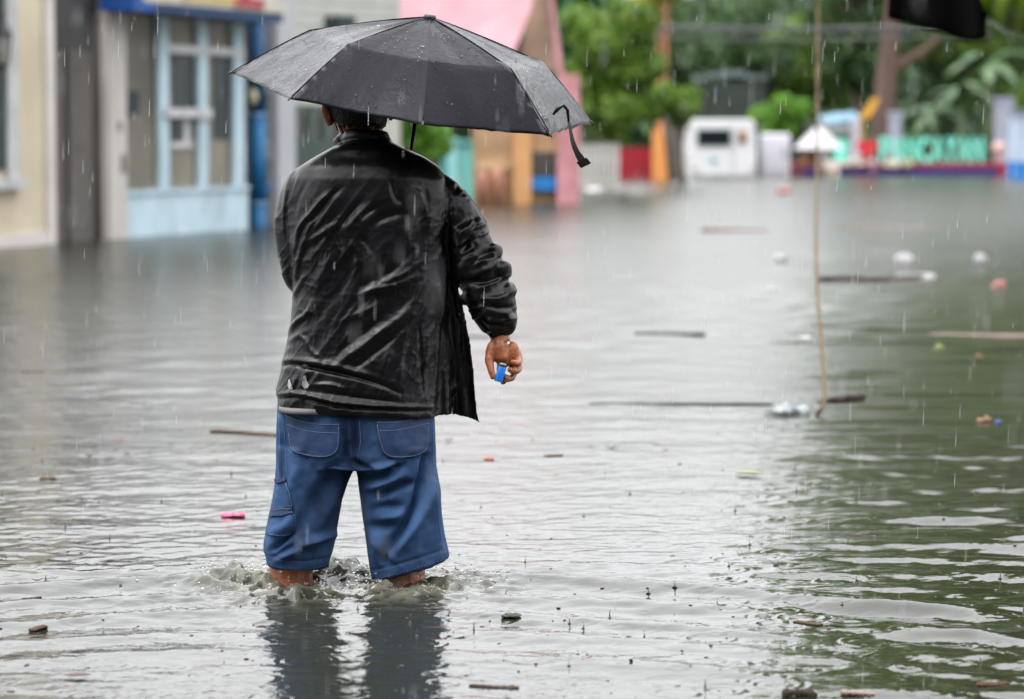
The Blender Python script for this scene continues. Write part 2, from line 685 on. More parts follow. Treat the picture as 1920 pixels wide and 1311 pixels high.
tag(mb.build('rain', rm, smooth=True), 'thin slanting rain falling all over the street', kind='stuff')

# ------------------------------------------------------------------ the man
YM = 8.0
M = 1 / 700.0
skin = mat('wet_skin', (0.24, 0.072, 0.028), 0.34, 0.45, col2=(0.33, 0.108, 0.045), vscale=22, bump=0.25, bscale=140)
hair_m = mat('wet_black_hair', (0.004, 0.0035, 0.0035), 0.38, 0.12, col2=(0.010, 0.008, 0.007), vscale=60, bump=0.7, bscale=190, stretch=(1, 1, .15))
nylon = mat('wet_black_nylon', (0.0022, 0.0022, 0.0028), 0.28, 0.27, col2=(0.0038, 0.0036, 0.0052), vscale=9, bump=0.07, bscale=40, rough2=0.38)
denim = mat('blue_denim', (0.011, 0.035, 0.093), 0.75, 0.2, col2=(0.034, 0.078, 0.172), vscale=11, bump=0.2, bscale=260)
denim_dark = mat('wet_blue_denim', (0.0095, 0.026, 0.074), 0.62, 0.35, col2=(0.017, 0.039, 0.1), vscale=16, bump=0.15, bscale=260)
stitch_m = mat('pale_thread', (0.06, 0.105, 0.20), 0.7)
white_cotton = mat('grey_white_cotton', (0.13, 0.126, 0.122), 0.9)

base = Vector((-0.44, YM, -0.36))
man = empty('person', base, 'man seen from behind wading in black rain jacket and blue knee-length denim shorts under umbrella', 'person')

# --- body: one continuous surface
bm_ = MB()
hc = P(672, 184, 8.03)
bm_.ball(hc, (0.077, 0.098, 0.108), 24, 16)                                   # skull
bm_.ball(hc + Vector((0, 0.035, -0.075)), (0.058, 0.066, 0.062), 18, 12)     # jaw
bm_.ball(hc + Vector((0, 0.092, -0.112)), (0.026, 0.022, 0.02), 12, 8)       # chin
bm_.tube([hc + Vector((0, 0.095, 0.01)), hc + Vector((0, 0.112, -0.03)), hc + Vector((0, 0.10, -0.044))], [0.009, 0.016, 0.013], 10)  # nose
bm_.ball(hc + Vector((0, 0.094, -0.072)), (0.026, 0.012, 0.008), 12, 8)      # lips
for s_ in (-1, 1):
    bm_.ball(hc + Vector((s_ * 0.031, 0.083, 0.004)), (0.014, 0.012, 0.010), 10, 8)    # eyes
    bm_.ball(hc + Vector((s_ * 0.036, 0.068, -0.035)), (0.026, 0.026, 0.024), 10, 8)   # cheeks
    bm_.tube([hc + Vector((s_ * 0.012, 0.092, 0.026)), hc + Vector((s_ * 0.034, 0.089, 0.030)), hc + Vector((s_ * 0.054, 0.074, 0.024))], [0.007, 0.009, 0.006], 8)  # brows
# ears
e = P(612, 212, 8.01)
bm_.tube([P(612, 192, 8.0), P(609, 205, 7.995), P(613, 222, 8.005), P(621, 235, 8.012)], [0.009, 0.011, 0.010, 0.009], 10)
bm_.ball(P(619, 211, 8.012), (0.016, 0.022, 0.028), 12, 8)
bm_.ball(P(733, 206, 8.02), (0.010, 0.020, 0.030), 12, 8)
# neck and trunk
bm_.tube([hc + Vector((0, 0.012, -0.03)), P(676, 235, 8.04), P(678, 262, 8.03), P(680, 290, 8.01)], [0.055, 0.060, 0.060, 0.065], 20)
bm_.tube([P(680, 300, 8.0), P(682, 380, 8.0), P(684, 480, 8.0), P(676, 600, 8.0), P(670, 720, 8.0), P(668, 800, 8.0)], [0.08, 0.115, 0.115, 0.11, 0.11, 0.10], 22, flat=0.8)
bm_.tube([P(585, 335, 8.0), P(680, 310, 8.0), P(800, 332, 8.0)], [0.045, 0.07, 0.045], 14)
# arms
bm_.tube([P(585, 340, 8.0), P(556, 430, 7.99), P(566, 528, 8.01), P(640, 508, 8.13), P(720, 470, 8.2)], [0.048, 0.040, 0.034, 0.034, 0.026], 14)
bm_.tube([P(805, 345, 8.0), P(862, 440, 8.0), P(900, 525, 8.0), P(925, 590, 8.0), P(936, 628, 8.0), P(940, 642, 8.0)], [0.05, 0.042, 0.036, 0.030, 0.026, 0.026], 14)
# left hand closed on the umbrella handle
lh = P(738, 462, 8.215)
bm_.ball(lh + Vector((-0.004, -0.022, 0)), (0.034, 0.018, 0.040), 14, 10)
for k, dz in enumerate((0.030, 0.010, -0.010, -0.029)):
    c_ = lh + Vector((0, 0, dz))
    bm_.tube([c_ + Vector((-0.03, -0.016, 0)), c_ + Vector((-0.033, 0.010, -.002)), c_ + Vector((-0.010, 0.030, -.004)), c_ + Vector((0.018, 0.022, -.004))], [0.010, 0.0095, 0.009, 0.008], 10)
bm_.tube([lh + Vector((0.02, -0.02, 0.0)), lh + Vector((0.034, 0.0, 0.025)), lh + Vector((0.022, 0.02, 0.043))], [0.012, 0.011, 0.009], 10)
# right hand, palm to the rear, thumb on the body side, fingers curled round a lighter
bm_.tube([P(936, 632, 8.0), P(936, 648, 8.0), P(940, 664, 8.004), P(946, 680, 8.014)], [0.028, 0.036, 0.040, 0.034], 16, flat=0.62)
bm_.ball(P(925, 658, 7.990), (0.020, 0.017, 0.031), 14, 10)                    # ball of the thumb
bm_.ball(P(962, 660, 7.992), (0.017, 0.015, 0.030), 14, 10)                    # heel of the hand
bm_.tube([P(922, 655, 7.988), P(917, 676, 7.976), P(921, 694, 7.966), P(926, 711, 7.962)], [0.016, 0.0125, 0.0105, 0.0080], 12)
for pts_, rr in (([(940, 676, 8.020), (938, 699, 8.016), (945, 713, 8.0), (942, 717, 7.986)], [0.0115, 0.0105, 0.0095, 0.0078]),
                 ([(955, 672, 8.022), (964, 697, 8.012), (956, 711, 7.985), (946, 705, 7.970)], [0.0115, 0.0105, 0.0095, 0.0080]),
                 ([(963, 666, 8.020), (973, 688, 8.005), (966, 696, 7.974), (952, 692, 7.966)], [0.0112, 0.0102, 0.0092, 0.0080]),
                 ([(969, 658, 8.014), (975, 675, 7.998), (970, 681, 7.972), (957, 678, 7.962)], [0.0100, 0.0092, 0.0085, 0.0072])):
    q = spline([tuple(P(*p_)) for p_ in pts_], 12)
    bm_.tube([Vector(v) for v in q], list(np.interp(np.linspace(0, 1, 12), np.linspace(0, 1, 4), rr)), 10)
# legs
for (x0, x1, top) in ((590, 546, 980), (745, 757, 980)):
    a, c_ = P(x0, 830, 8.0), P(x1, 1088, 8.0)
    kz = P(x1, 1010, 7.99)
    bm_.tube([a, kz, c_ + Vector((0, 0, 0.03)), c_ + Vector((0, -0.006, -0.04)), c_ + Vector((0, 0, -0.20)), c_ + Vector((0, 0.0, -0.30)), c_ + Vector((0, 0.01, -0.35))],
             [0.085, 0.062, 0.059, 0.061, 0.047, 0.036, 0.040], 18)
    z0 = -0.33
    bm_.tube([Vector((c_.x, 7.965, z0 + 0.01)), Vector((c_.x, 8.02, z0 + 0.02)), Vector((c_.x, 8.10, z0)), Vector((c_.x + .005, 8.19, z0 - 0.012))], [0.034, 0.042, 0.040, 0.022], 14, flat=0.7)
me = remeshed(bm_, 0.0036, 4, 0.5)
co, no = me_arrays(me)
co += no * (0.0012 * fbm(co * 60, 2, 8))[:, None]
set_co(me, co)
smooth_all(me)
BODY_BVH = bvh_of(me)
link('body', me, skin, man)

# --- hair: a wet cap with strands on the nape
hb = MB()
hb.ball(hc + Vector((0, -0.006, 0.004)), (0.083, 0.104, 0.114), 48, 40)
hm = hb.mesh('hair', True)
co, no = me_arrays(hm)
px_, py_ = to_px(co)
hairline = 238 + 3.0 * vnoise(np.stack([px_ * 0.16, 0 * px_, 0 * px_], 1), 5)
front = np.clip((co[:, 1] - hc.y - 0.02) / 0.05, 0, 1)
hairline = hairline - front * 60 - 24 * np.clip((636 - px_) / 26, 0, 1)
drop = np.clip((py_ - hairline) / 9, 0, 1)
cen = np.array(hc)
co = cen + (co - cen) * (1 - 0.22 * drop)[:, None]
co += no * ((0.0022 * fbm(co * np.array([90, 90, 18]), 2, 3)) * (1 - drop))[:, None]
set_co(hm, co)
hair_o = link('hair', hm, hair_m, man)
nb = MB().tube([P(684, 196, 8.035), P(683, 210, 8.036), P(682, 224, 8.039), P(681, 233, 8.041), P(681, 241, 8.043)], [0.066, 0.0655, 0.0635, 0.0615, 0.052], 40)
nm_ = nb.mesh('cropped_nape', True)
co, no = me_arrays(nm_)
co += no * (0.0012 * vnoise(co * np.array([220, 220, 70]), 9))[:, None]
set_co(nm_, co)
link('cropped_nape', nm_, mat('cropped_black_hair', (0.010, 0.0065, 0.005), 0.6, 0.3, col2=(0.035, 0.017, 0.010), vscale=90, bump=.6, bscale=300), hair_o)
for pts_ in (((618, 206), (624, 224), (632, 240), (636, 247)), ((622, 204), (630, 222), (636, 236), (641, 250)), ((627, 210), (634, 226), (640, 238), (643, 249)),
             ((633, 212), (640, 228), (645, 239)), ((640, 218), (645, 232), (647, 243)), ((616, 200), (619, 214), (622, 228)), ((650, 226), (654, 240))):
    q = spline(pts_, 8)
    ps = []
    for (a_, b_) in q:
        h_, n_ = cast(BODY_BVH, a_, b_)
        if h_ is not None: ps.append(h_ + n_ * 0.0012)
    if len(ps) > 2: MB().tube(ps, list(np.linspace(0.0034, 0.0010, len(ps))), 6).build('hair_strand', hair_m, hair_o, smooth=True)


# --- jacket
def ring(y, xl, xr, d, yc, n=56, ex=2.5, slant=0.0):
    cx, hw = (xl + xr) / 2, (xr - xl) / 2
    out = []
    for k in range(n):
        a = 2 * PI * k / n
        ca, sa = math.cos(a), math.sin(a)
        ex_ = 2 / ex
        ox = math.copysign(abs(ca) ** ex_, ca)
        oy = math.copysign(abs(sa) ** ex_, sa)
        x = cx + hw * ox
        p = P(x, y + slant * (x - cx), YM)
        out.append((p.x, yc + d * oy, p.z))
    return out


jb = MB()
J = [(258, 648, 724, .078, 8.02), (266, 642, 736, .084, 8.01), (280, 616, 764, .090, 8.0), (294, 590, 796, .094, 8.0), (312, 562, 822, .108, 8.0), (335, 545, 838, .120, 8.0),
     (370, 536, 846, .128, 8.0), (420, 534, 846, .132, 8.0), (480, 541, 843, .134, 8.0), (550, 550, 838, .134, 8.0), (600, 546, 832, .137, 8.0), (655, 536, 827, .142, 8.0),
     (684, 529, 825, .146, 8.0), (702, 527, 824, .149, 8.0), (738, 518, 822, .153, 8.0), (748, 520, 821, .150, 8.0), (771, 521, 820, .149, 8.0)]
yj = np.linspace(258, 771, 90)
JA = np.array(J)
jb.loft([ring(v, *[float(np.interp(v, JA[:, 0], JA[:, c])) for c in (1, 2, 3, 4)], slant=0.055 * np.clip((v - 640) / 100, 0, 1)) for v in yj])
# collar stand
jb.loft([ring(v, a_, b_, d_, 8.022, slant=sl_) for v, a_, b_, d_, sl_ in ((243, 650, 723, .078, .06), (246, 646, 727, .081, .07), (256, 640, 731, .084, .08), (264, 636, 735, .080, .06))])
jb.tube([P(646, 252, 7.985), P(637, 259, 8.01), P(630, 266, 8.05)], [0.010, 0.011, 0.009], 10)
# sleeves
def sleeve(pts_, rr, seed, amp):
    n = 70
    q = spline([tuple(P(*p_)) for p_ in pts_], n)
    r = np.interp(np.linspace(0, 1, n), np.linspace(0, 1, len(rr)), rr) * M
    t = np.linspace(0, 1, n)
    r = r * (1 + amp * vnoise(np.stack([t * 15, t * 0 + seed, t * 0], 1)) * np.clip((t - 0.25) * 3, 0, 1))
    jb.tube([Vector(v) for v in q], list(r), 26)
sleeve([(612, 342, 8.0), (574, 352, 8.0), (551, 415, 7.99), (557, 490, 7.985), (573, 528, 8.01), (640, 512, 8.11), (705, 480, 8.19)], [36, 40, 37, 33, 28, 29, 26], 2, 0.05)
sleeve([(772, 348, 8.0), (806, 358, 8.0), (836, 388, 8.0), (862, 430, 8.0), (882, 482, 8.0), (908, 532, 7.998), (925, 578, 7.998), (936, 614, 8.0), (938, 631, 8.0)], [34, 42, 47, 50, 48, 46, 43, 33, 20], 9, 0.10)
for (x_, y_, r_) in ((903, 452, 20), (921, 473, 22), (936, 508, 25), (946, 545, 23), (944, 566, 24), (950, 598, 19), (878, 560, 16), (898, 590, 16), (915, 607, 14), (935, 612, 24)):
    jb.ball(P(x_, y_, 7.992), (r_ * M, r_ * M * 1.25, r_ * M * 0.86), 16, 10)
# open right front that hangs away from the hip
fr = []
for v in np.linspace(492, 786, 60):
    t = (v - 492) / 294
    xo = np.interp(v, [492, 520, 560, 600, 650, 700, 740, 775, 786], [842, 851, 864, 873, 882, 888, 891, 895, 898])
    xi = 800
    row = []
    for k, u in enumerate(np.linspace(0, 1, 26)):
        x_ = xi + (xo - xi) * u
        wob = 0.022 * t * math.sin(u * 9 + 1.0 + 1.2 * t) + 0.010 * t * math.sin(u * 21 + 2)
        vv = v if v < 770 else 770 + (v - 770) * np.interp(u, [0, 0.6, 0.8, 1], [0.45, 0.5, 0.85, 1.3])
        row.append((x_, vv, 8.0 - 0.035 * (1 - u) + 0.075 * u * t + wob))
    fr.append(row)
th = 0.006
a_ = [[P(x, v, Y - th) for x, v, Y in r] for r in fr]
b_ = [[P(x, v, Y + th) for x, v, Y in r] for r in fr]
jb.loft([ra + rb[::-1] for ra, rb in zip(a_, b_)])
me = remeshed(jb, 0.0039, 4, 0.5)
co, no = me_arrays(me)
px_, py_ = to_px(co)
FOLDS = [
    ([(620, 361), (600, 380), (583, 402), (564, 425), (554, 466), (552, 520)], 5, .0075),
    ([(588, 402), (574, 444), (562, 487), (556, 530)], 4.5, .006),
    ([(642, 352), (622, 368), (600, 396), (578, 420)], 5, -.006),
    ([(630, 420), (594, 444), (572, 458)], 6, .006), ([(676, 378), (654, 404), (636, 428)], 5, -.006),
    ([(690, 385), (668, 412), (650, 430)], 6, .005), ([(704, 390), (684, 402), (660, 424)], 4.5, -.006),
    ([(760, 398), (724, 408), (697, 422)], 6, -.006), ([(626, 428), (637, 456), (640, 470)], 4, -.004), ([(675, 446), (692, 462), (706, 484)], 5, -.004),
    ([(650, 448), (668, 470), (672, 500)], 6, .004),
    ([(733, 336), (741, 367), (753, 382)], 5, -.006), ([(775, 355), (790, 372), (796, 400)], 6, .006), ([(800, 352), (786, 400), (770, 440)], 8, -.006),
    ([(812, 395), (805, 420), (800, 440)], 6, .006),
    ([(548, 322), (536, 370), (532, 430)], 4, .005), ([(562, 326), (545, 372), (541, 420)], 4, .004), ([(555, 330), (540, 380), (536, 440)], 3, -.004), ([(580, 330), (560, 372), (552, 410)], 4.5, -.003),
    ([(586, 565), (578, 588), (560, 602), (541, 624)], 4.5, .0085), ([(574, 515), (560, 540), (550, 562)], 4.5, .006),
    ([(563, 631), (574, 638), (582, 655), (600, 672)], 4, .006), ([(545, 640), (560, 630), (580, 618)], 5, .004),
    ([(527, 687), (545, 683), (575, 687), (598, 692), (646, 702), (707, 719), (752, 738)], 4, -.010), ([(527, 679), (560, 677), (600, 682), (646, 692), (705, 708)], 6, .007),
    ([(512, 741), (549, 738), (585, 743), (622, 751), (671, 758), (750, 762), (815, 764)], 4, .011), ([(518, 748), (560, 746), (620, 759), (700, 768), (815, 772)], 3.5, -.006),
    ([(585, 722), (617, 722), (648, 730)], 4, .006), ([(600, 735), (640, 741), (690, 748), (740, 752)], 4, -.006), ([(560, 700), (552, 720), (546, 733)], 4, .005), ([(575, 695), (570, 715), (566, 730)], 4, .005),
    ([(762, 580), (720, 617), (671, 656), (622, 690)], 7, .009), ([(770, 600), (730, 640), (690, 672), (660, 694)], 5, -.007), ([(720, 590), (680, 625), (640, 655), (608, 680)], 7, -.006),
    ([(712, 570), (680, 585), (650, 598)], 6, .006), ([(790, 515), (740, 535), (695, 545), (660, 560)], 6, .007), ([(772, 470), (745, 500), (715, 520), (690, 530)], 6, -.006), ([(800, 480), (760, 512), (720, 530)], 5, .005),
    ([(660, 500), (640, 540), (610, 575), (592, 610)], 9, -.004), ([(630, 470), (606, 510), (590, 545)], 8, .005), ([(700, 500), (672, 530), (648, 570), (620, 620)], 9, .004),
    ([(792, 525), (772, 570), (745, 605), (722, 634)], 7, .008), ([(806, 540), (790, 590), (768, 640), (750, 690)], 6, -.007), ([(826, 528), (824, 570), (826, 600)], 8, .008), ([(838, 512), (846, 560), (856, 620), (862, 680)], 5, .007),
    ([(846, 600), (852, 640), (850, 668)], 7, .007), ([(868, 690), (858, 715), (845, 736)], 7, .006), ([(877, 680), (876, 700), (873, 722)], 4, .005), ([(835, 600), (836, 660), (830, 740)], 6, -.006),
    ([(786, 612), (790, 680), (794, 740)], 2.6, -.005), ([(806, 630), (802, 665), (792, 690)], 6, .006), ([(812, 655), (806, 700), (804, 740)], 5, -.005),
    ([(764, 640), (752, 680), (748, 715)], 6, .005), ([(734, 650), (722, 680), (712, 700)], 6, .005),
    ([(626, 277), (648, 264), (690, 260), (735, 268)], 3, -.004),
    ([(842, 400), (838, 450), (842, 510)], 5, -.010), ([(834, 350), (842, 380), (840, 420)], 5, -.004), ([(872, 420), (862, 450), (852, 480)], 6, .007), ([(892, 400), (884, 440), (870, 470)], 5, -.006),
    ([(900, 440), (884, 452), (868, 470)], 5, -.008), ([(926, 468), (905, 478), (880, 500)], 5, -.009), ([(934, 490), (906, 508), (872, 520)], 6, .008), ([(944, 520), (915, 528), (880, 530)], 5, -.008),
    ([(962, 548), (935, 560), (900, 560)], 6, .008), ([(966, 578), (940, 578), (905, 572)], 5, -.009), ([(966, 592), (940, 604), (910, 598)], 5, .006), ([(900, 600), (920, 610), (955, 610)], 4, -.007),
    ([(912, 622), (936, 628), (956, 622)], 3, -.006), ([(862, 440), (880, 425), (890, 410)], 4, .005)]
f = fold_field(px_, py_, FOLDS)
a = (px_ * -0.60 + py_ * 0.80)
bb = (px_ * 0.80 + py_ * 0.60)
w1 = 1 - np.abs(vnoise(np.stack([a / 110, bb / 24, 0 * a], 1), 21)) * 2
w2 = np.maximum(0, 1 - np.abs(vnoise(np.stack([a / 50 + bb / 200, bb / 17, 0 * a + 4], 1), 31)) * 5) ** 1.5
w5 = np.maximum(0, 1 - np.abs(vnoise(np.stack([px_ / 26, py_ / 34, 0 * a + 8], 1), 33)) * 7) ** 1.5
w3 = vnoise(np.stack([px_ / 9, py_ / 11, 0 * a], 1), 35)
low = np.clip((py_ - 330) / 90, 0.15, 1)
arm = np.clip((px_ - 846) / 12, 0, 1) * (py_ < 640)
w4 = 1 - np.abs(vnoise(np.stack([(px_ * .4 + py_ * .9) / 15, (px_ * .9 - py_ * .4) / 40, 0 * a], 1), 44)) * 2
w6 = np.maximum(0, 1 - np.abs(vnoise(np.stack([px_ / 13 + py_ / 40, py_ / 16, 0 * a + 2], 1), 37)) * 4)
disp = 0.85 * f + low * (0.0017 * w1 + 0.0013 * w2 + 0.0008 * w5 + 0.0009 * w6 + 0.0002 * w3) * (1 - arm) + arm * (0.0035 * w4 + 0.001 * w3)
back = no[:, 1] > 0.3
disp = np.where(back, 0.002 * w1, disp)
co += no * (1.3 * disp * np.clip(0.25 + 1.6 * np.abs(no[:, 1]), 0, 1))[:, None]
set_co(me, co)
smooth_all(me)
sm = me
JACKET_BVH = bvh_of(me)
jacket_o = link('jacket', me, nylon, man)
for (cx_, cy_, pts_) in ((0, 0, ((569, 706), (573, 704), (575, 714), (580, 722), (577, 728), (570, 728), (566, 722))), (0, 0, ((541, 712), (544, 712), (547, 722), (549, 730), (543, 731), (540, 724))), (0, 0, ((567, 684), (572, 682), (578, 685), (574, 688)))):  # wet glints on the jacket, painted as flat pale slivers
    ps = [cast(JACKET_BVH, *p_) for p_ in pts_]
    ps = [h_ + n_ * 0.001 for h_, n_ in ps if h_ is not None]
    MB().prism(ps, (0, -0.0012, 0)).build('painted_glint', mat('pale_glint', (0.20, 0.21, 0.23), 0.3), jacket_o)
# shirt hem below the jacket
mb = MB()
mb.loft([ring(758, 524, 640, .132, 7.99, 40), ring(767.6, 524, 636, .136, 7.99, 40, slant=0.01)])
mb.build('shirt_hem', white_cotton, man, smooth=True)

# --- shorts
tb = MB()
S = [(752, 521, 814, .128), (780, 519, 815, .135), (820, 517, 816, .140), (850, 517, 817, .138), (874, 519, 819, .130)]
SA = np.array(S)
tb.loft([ring(v, *[float(np.interp(v, SA[:, 0], SA[:, c])) for c in (1, 2, 3)], 8.0, ex=2.4) for v in np.linspace(752, 874, 16)])
LA = np.array([(835, 517, 672, .122), (875, 517, 666, .118), (905, 515, 653, .114), (940, 509, 641, .112), (980, 502, 634, .111), (1015, 495, 628, .109), (1032, 494, 624, .107), (1042, 499, 620, .105), (1060, 501, 615, .102)])
tb.loft([ring(v, *[float(np.interp(v, LA[:, 0], LA[:, c])) for c in (1, 2, 3)], 8.0, ex=2.3, slant=0.03 * np.clip((v - 980) / 80, 0, 1)) for v in np.linspace(835, 1060, 34)])
RA = np.array([(835, 662, 817, .122), (875, 667, 819, .118), (905, 672, 823, .117), (940, 677, 827, .116), (980, 683, 831, .116), (1020, 689, 836, .115), (1050, 694, 841, .113), (1064, 697, 843, .111)])
tb.loft([ring(v, *[float(np.interp(v, RA[:, 0], RA[:, c])) for c in (1, 2, 3)], 8.0, ex=2.3, slant=-0.27 * np.clip((v - 920) / 130, 0, 1)) for v in np.linspace(835, 1064, 36)])
me = remeshed(tb, 0.0044, 3, 0.5)
co, no = me_arrays(me)
px_, py_ = to_px(co)
FS = [([(664, 865), (682, 876), (702, 884)], 5, -.007), ([(676, 895), (709, 893), (735, 880), (757, 872)], 6, -.009), ([(690, 880), (720, 876), (745, 870)], 6, .006),
      ([(708, 930), (745, 913), (780, 905)], 7, -.009), ([(690, 915), (720, 908), (760, 890)], 7, .006), ([(720, 1042), (752, 995), (779, 944), (797, 888), (804, 842)], 8, -.013), ([(740, 1040), (770, 1000), (797, 950), (812, 890)], 10, .008),
      ([(700, 955), (730, 950), (752, 950)], 8, -.006), ([(690, 985), (712, 988), (740, 985)], 8, -.006), ([(712, 970), (738, 970), (760, 958)], 8, .005), ([(708, 1030), (718, 1050), (738, 1064)], 6, -.006), ([(700, 1000), (708, 1030), (712, 1056)], 8, .006),
      ([(640, 1000), (597, 1010), (560, 1028), (520, 1050)], 7, .009), ([(555, 1000), (590, 945), (615, 905), (640, 860)], 14, -.008), ([(507, 1034), (532, 1012), (552, 995)], 5, -.009), ([(512, 1044), (545, 1030), (580, 1022)], 6, -.006),
      ([(515, 1000), (540, 985), (556, 960)], 7, .006), ([(600, 990), (620, 950), (640, 915)], 9, .005), ([(560, 870), (548, 920), (556, 965)], 9, .005), ([(521, 770), (520, 830), (519, 890)], 3, -.004), ([(528, 775), (530, 830), (528, 890)], 4, .005),
      ([(665, 790), (668, 830), (667, 872)], 6, -.005), ([(645, 800), (650, 840), (645, 880)], 10, -.006), ([(655, 790), (655, 840), (662, 870)], 4, .003),
      ([(502, 1041), (540, 1051), (580, 1052), (617, 1044)], 2.6, -.0017), ([(690, 1071), (730, 1062), (780, 1048), (842, 1028)], 2.6, -.0017),
      ([(500, 1058), (550, 1068), (614, 1062)], 5, .001), ([(697, 1088), (760, 1076), (843, 1046)], 5, .001), ([(830, 930), (832, 980), (838, 1030)], 6, -.005), ([(820, 900), (822, 960), (826, 1020)], 7, .005)]
f = fold_field(px_, py_, FS)
w1 = fbm(np.stack([px_ / 34, py_ / 46, 0 * px_], 1), 3, 61)
hemz = np.exp(-np.abs(py_ - np.where(px_ < 655, 1058, 1082 - (px_ - 700) * .29)) / 12)
w2 = vnoise(np.stack([px_ / 5, py_ / 30, 0 * px_], 1), 66)
disp = 2.9 * f + 0.0040 * w1 + 0.0018 * w2 * hemz
co += no * (np.where(no[:, 1] > 0.3, 0.002 * w1, disp) * np.clip(0.15 + 1.5 * np.abs(no[:, 1]), 0, 1))[:, None]
set_co(me, co)
smooth_all(me)
SH = bvh_of(me)
wet_shade_ = np.exp(-((px_ - 655 - 0.12 * (py_ - 800)) / 34) ** 2) * np.clip((py_ - 745) / 30, 0, 1) * np.clip((965 - py_) / 90, 0, 1)  # wet denim, plus shade between the legs put into the colour
wet_shade_ = np.maximum(wet_shade_, 0.75 * np.exp(-((px_ - 600 + 0.25 * (py_ - 960)) / 40) ** 2) * np.exp(-((py_ - 960) / 90) ** 2))
wet_shade_ = np.maximum(wet_shade_, 0.8 * np.exp(-np.abs(py_ - np.where(px_ < 655, 1066, 1092 - (px_ - 700) * .29)) / 16))
wet_shade_ = np.clip(wet_shade_ + 0.18 * fbm(np.stack([px_ / 30, py_ / 30, 0 * px_], 1), 3, 90), 0, 1)
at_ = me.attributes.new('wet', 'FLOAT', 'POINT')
at_.data.foreach_set('value', wet_shade_.astype(np.float32))
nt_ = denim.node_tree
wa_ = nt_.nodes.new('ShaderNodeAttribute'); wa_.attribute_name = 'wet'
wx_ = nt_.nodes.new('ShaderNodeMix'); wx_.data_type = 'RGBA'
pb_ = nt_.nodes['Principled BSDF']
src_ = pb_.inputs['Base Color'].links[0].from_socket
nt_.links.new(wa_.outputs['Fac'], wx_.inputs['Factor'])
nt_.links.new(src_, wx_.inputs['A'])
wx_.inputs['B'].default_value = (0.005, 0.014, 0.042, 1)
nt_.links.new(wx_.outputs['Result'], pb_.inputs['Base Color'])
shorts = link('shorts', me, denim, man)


def patch(name, outline, mt, parent, n=34, lift=0.003):
    """a pocket: cloth of the given outline lying on the shorts, with its own thickness"""
    from mathutils.geometry import tessellate_polygon
    xs = [p_[0] for p_ in outline]; ys = [p_[1] for p_ in outline]
    x0, x1, y0, y1 = min(xs), max(xs), min(ys), max(ys)
    rowsv, fcs, vid = [], [], {}
    def inside(x, y):
        c = False
        for i in range(len(outline)):
            (ax, ay), (bx, by) = outline[i], outline[i - 1]
            if (ay > y) != (by > y) and x < (bx - ax) * (y - ay) / (by - ay) + ax: c = not c
        return c
    st = max(x1 - x0, y1 - y0) / n
    nx, ny = int((x1 - x0) / st) + 1, int((y1 - y0) / st) + 1
    def clampp(x, y):
        if inside(x, y): return x, y
        best = None
        for i in range(len(outline)):
            a_, b_ = Vector(outline[i - 1]), Vector(outline[i])
            d_ = b_ - a_
            t = max(0, min(1, ((Vector((x, y)) - a_) @ d_ if False else (Vector((x, y)) - a_).dot(d_)) / max(1e-9, d_.length_squared)))
            q_ = a_ + d_ * t
            dd = (q_ - Vector((x, y))).length
            if best is None or dd < best[0]: best = (dd, q_)
        return (best[1].x, best[1].y) if best[0] < st * 1.05 else (None, None)
    for j in range(ny + 1):
        for i in range(nx + 1):
            x, y = clampp(x0 + i * st, y0 + j * st)
            if x is None: continue
            h_, n_ = cast(SH, x, y)
            if h_ is None or n_.y > 0.1: continue
            vid[i, j] = len(rowsv)
            rowsv.append(h_ + n_ * lift)
    for j in range(ny):
        for i in range(nx):
            k = [(i, j), (i + 1, j), (i + 1, j + 1), (i, j + 1)]
            if all(q_ in vid for q_ in k): fcs.append(tuple(vid[q_] for q_ in k))
    b_ = MB().add(rowsv, fcs)
    o = b_.build(name, mt, parent, smooth=True)
    m_ = o.modifiers.new('thick', 'SOLIDIFY')
    m_.thickness = 0.003
    m_.offset = 0
    return o


def seam(nm, pts_, r=0.0009, lift=0.0045, n=26, dash=False):
    q = spline(pts_, n)
    cur = []
    mb = MB()
    for i, (x, y) in enumerate(q):
        h_, n_ = cast(SH, x, y)
        if h_ is None or (dash and i % 3 == 2):
            if len(cur) > 1: mb.tube(cur, r, 5)
            cur = []
            continue
        cur.append(h_ + n_ * lift)
    if len(cur) > 1: mb.tube(cur, r, 5)
    mb.build('stitching', stitch_m, shorts, smooth=True)


pk1 = [(536, 776), (560, 786), (590, 792), (636, 794), (637, 812), (635, 834), (630, 848), (618, 856), (600, 859), (575, 855), (550, 847), (546, 835), (540, 805)]
pk2 = [(706, 790), (740, 790), (800, 778), (804, 800), (802, 836), (798, 846), (780, 856), (750, 860), (728, 858), (716, 848), (709, 820)]
band1 = [(536, 776), (560, 785), (592, 792), (637, 793), (637, 811), (590, 808), (562, 802), (538, 792)]
band2 = [(706, 789), (740, 789), (801, 777), (803, 795), (745, 808), (708, 809)]
o1 = patch('back_pocket', pk1, denim_dark, shorts)
o2 = patch('back_pocket', pk2, denim_dark, shorts)
mb = MB()
seam(0, [(539, 795), (562, 804), (590, 810), (636, 812)]); seam(0, [(537, 779), (562, 789), (592, 795), (636, 796)])
seam(0, [(543, 812), (549, 843), (575, 852), (600, 856), (618, 853), (629, 845), (633, 832), (634, 800)])
seam(0, [(708, 808), (745, 806), (802, 794)]); seam(0, [(707, 793), (742, 792), (800, 780)])
seam(0, [(707, 795), (712, 822), (719, 845), (730, 854), (752, 856), (780, 852), (796, 842), (799, 832), (801, 800)])

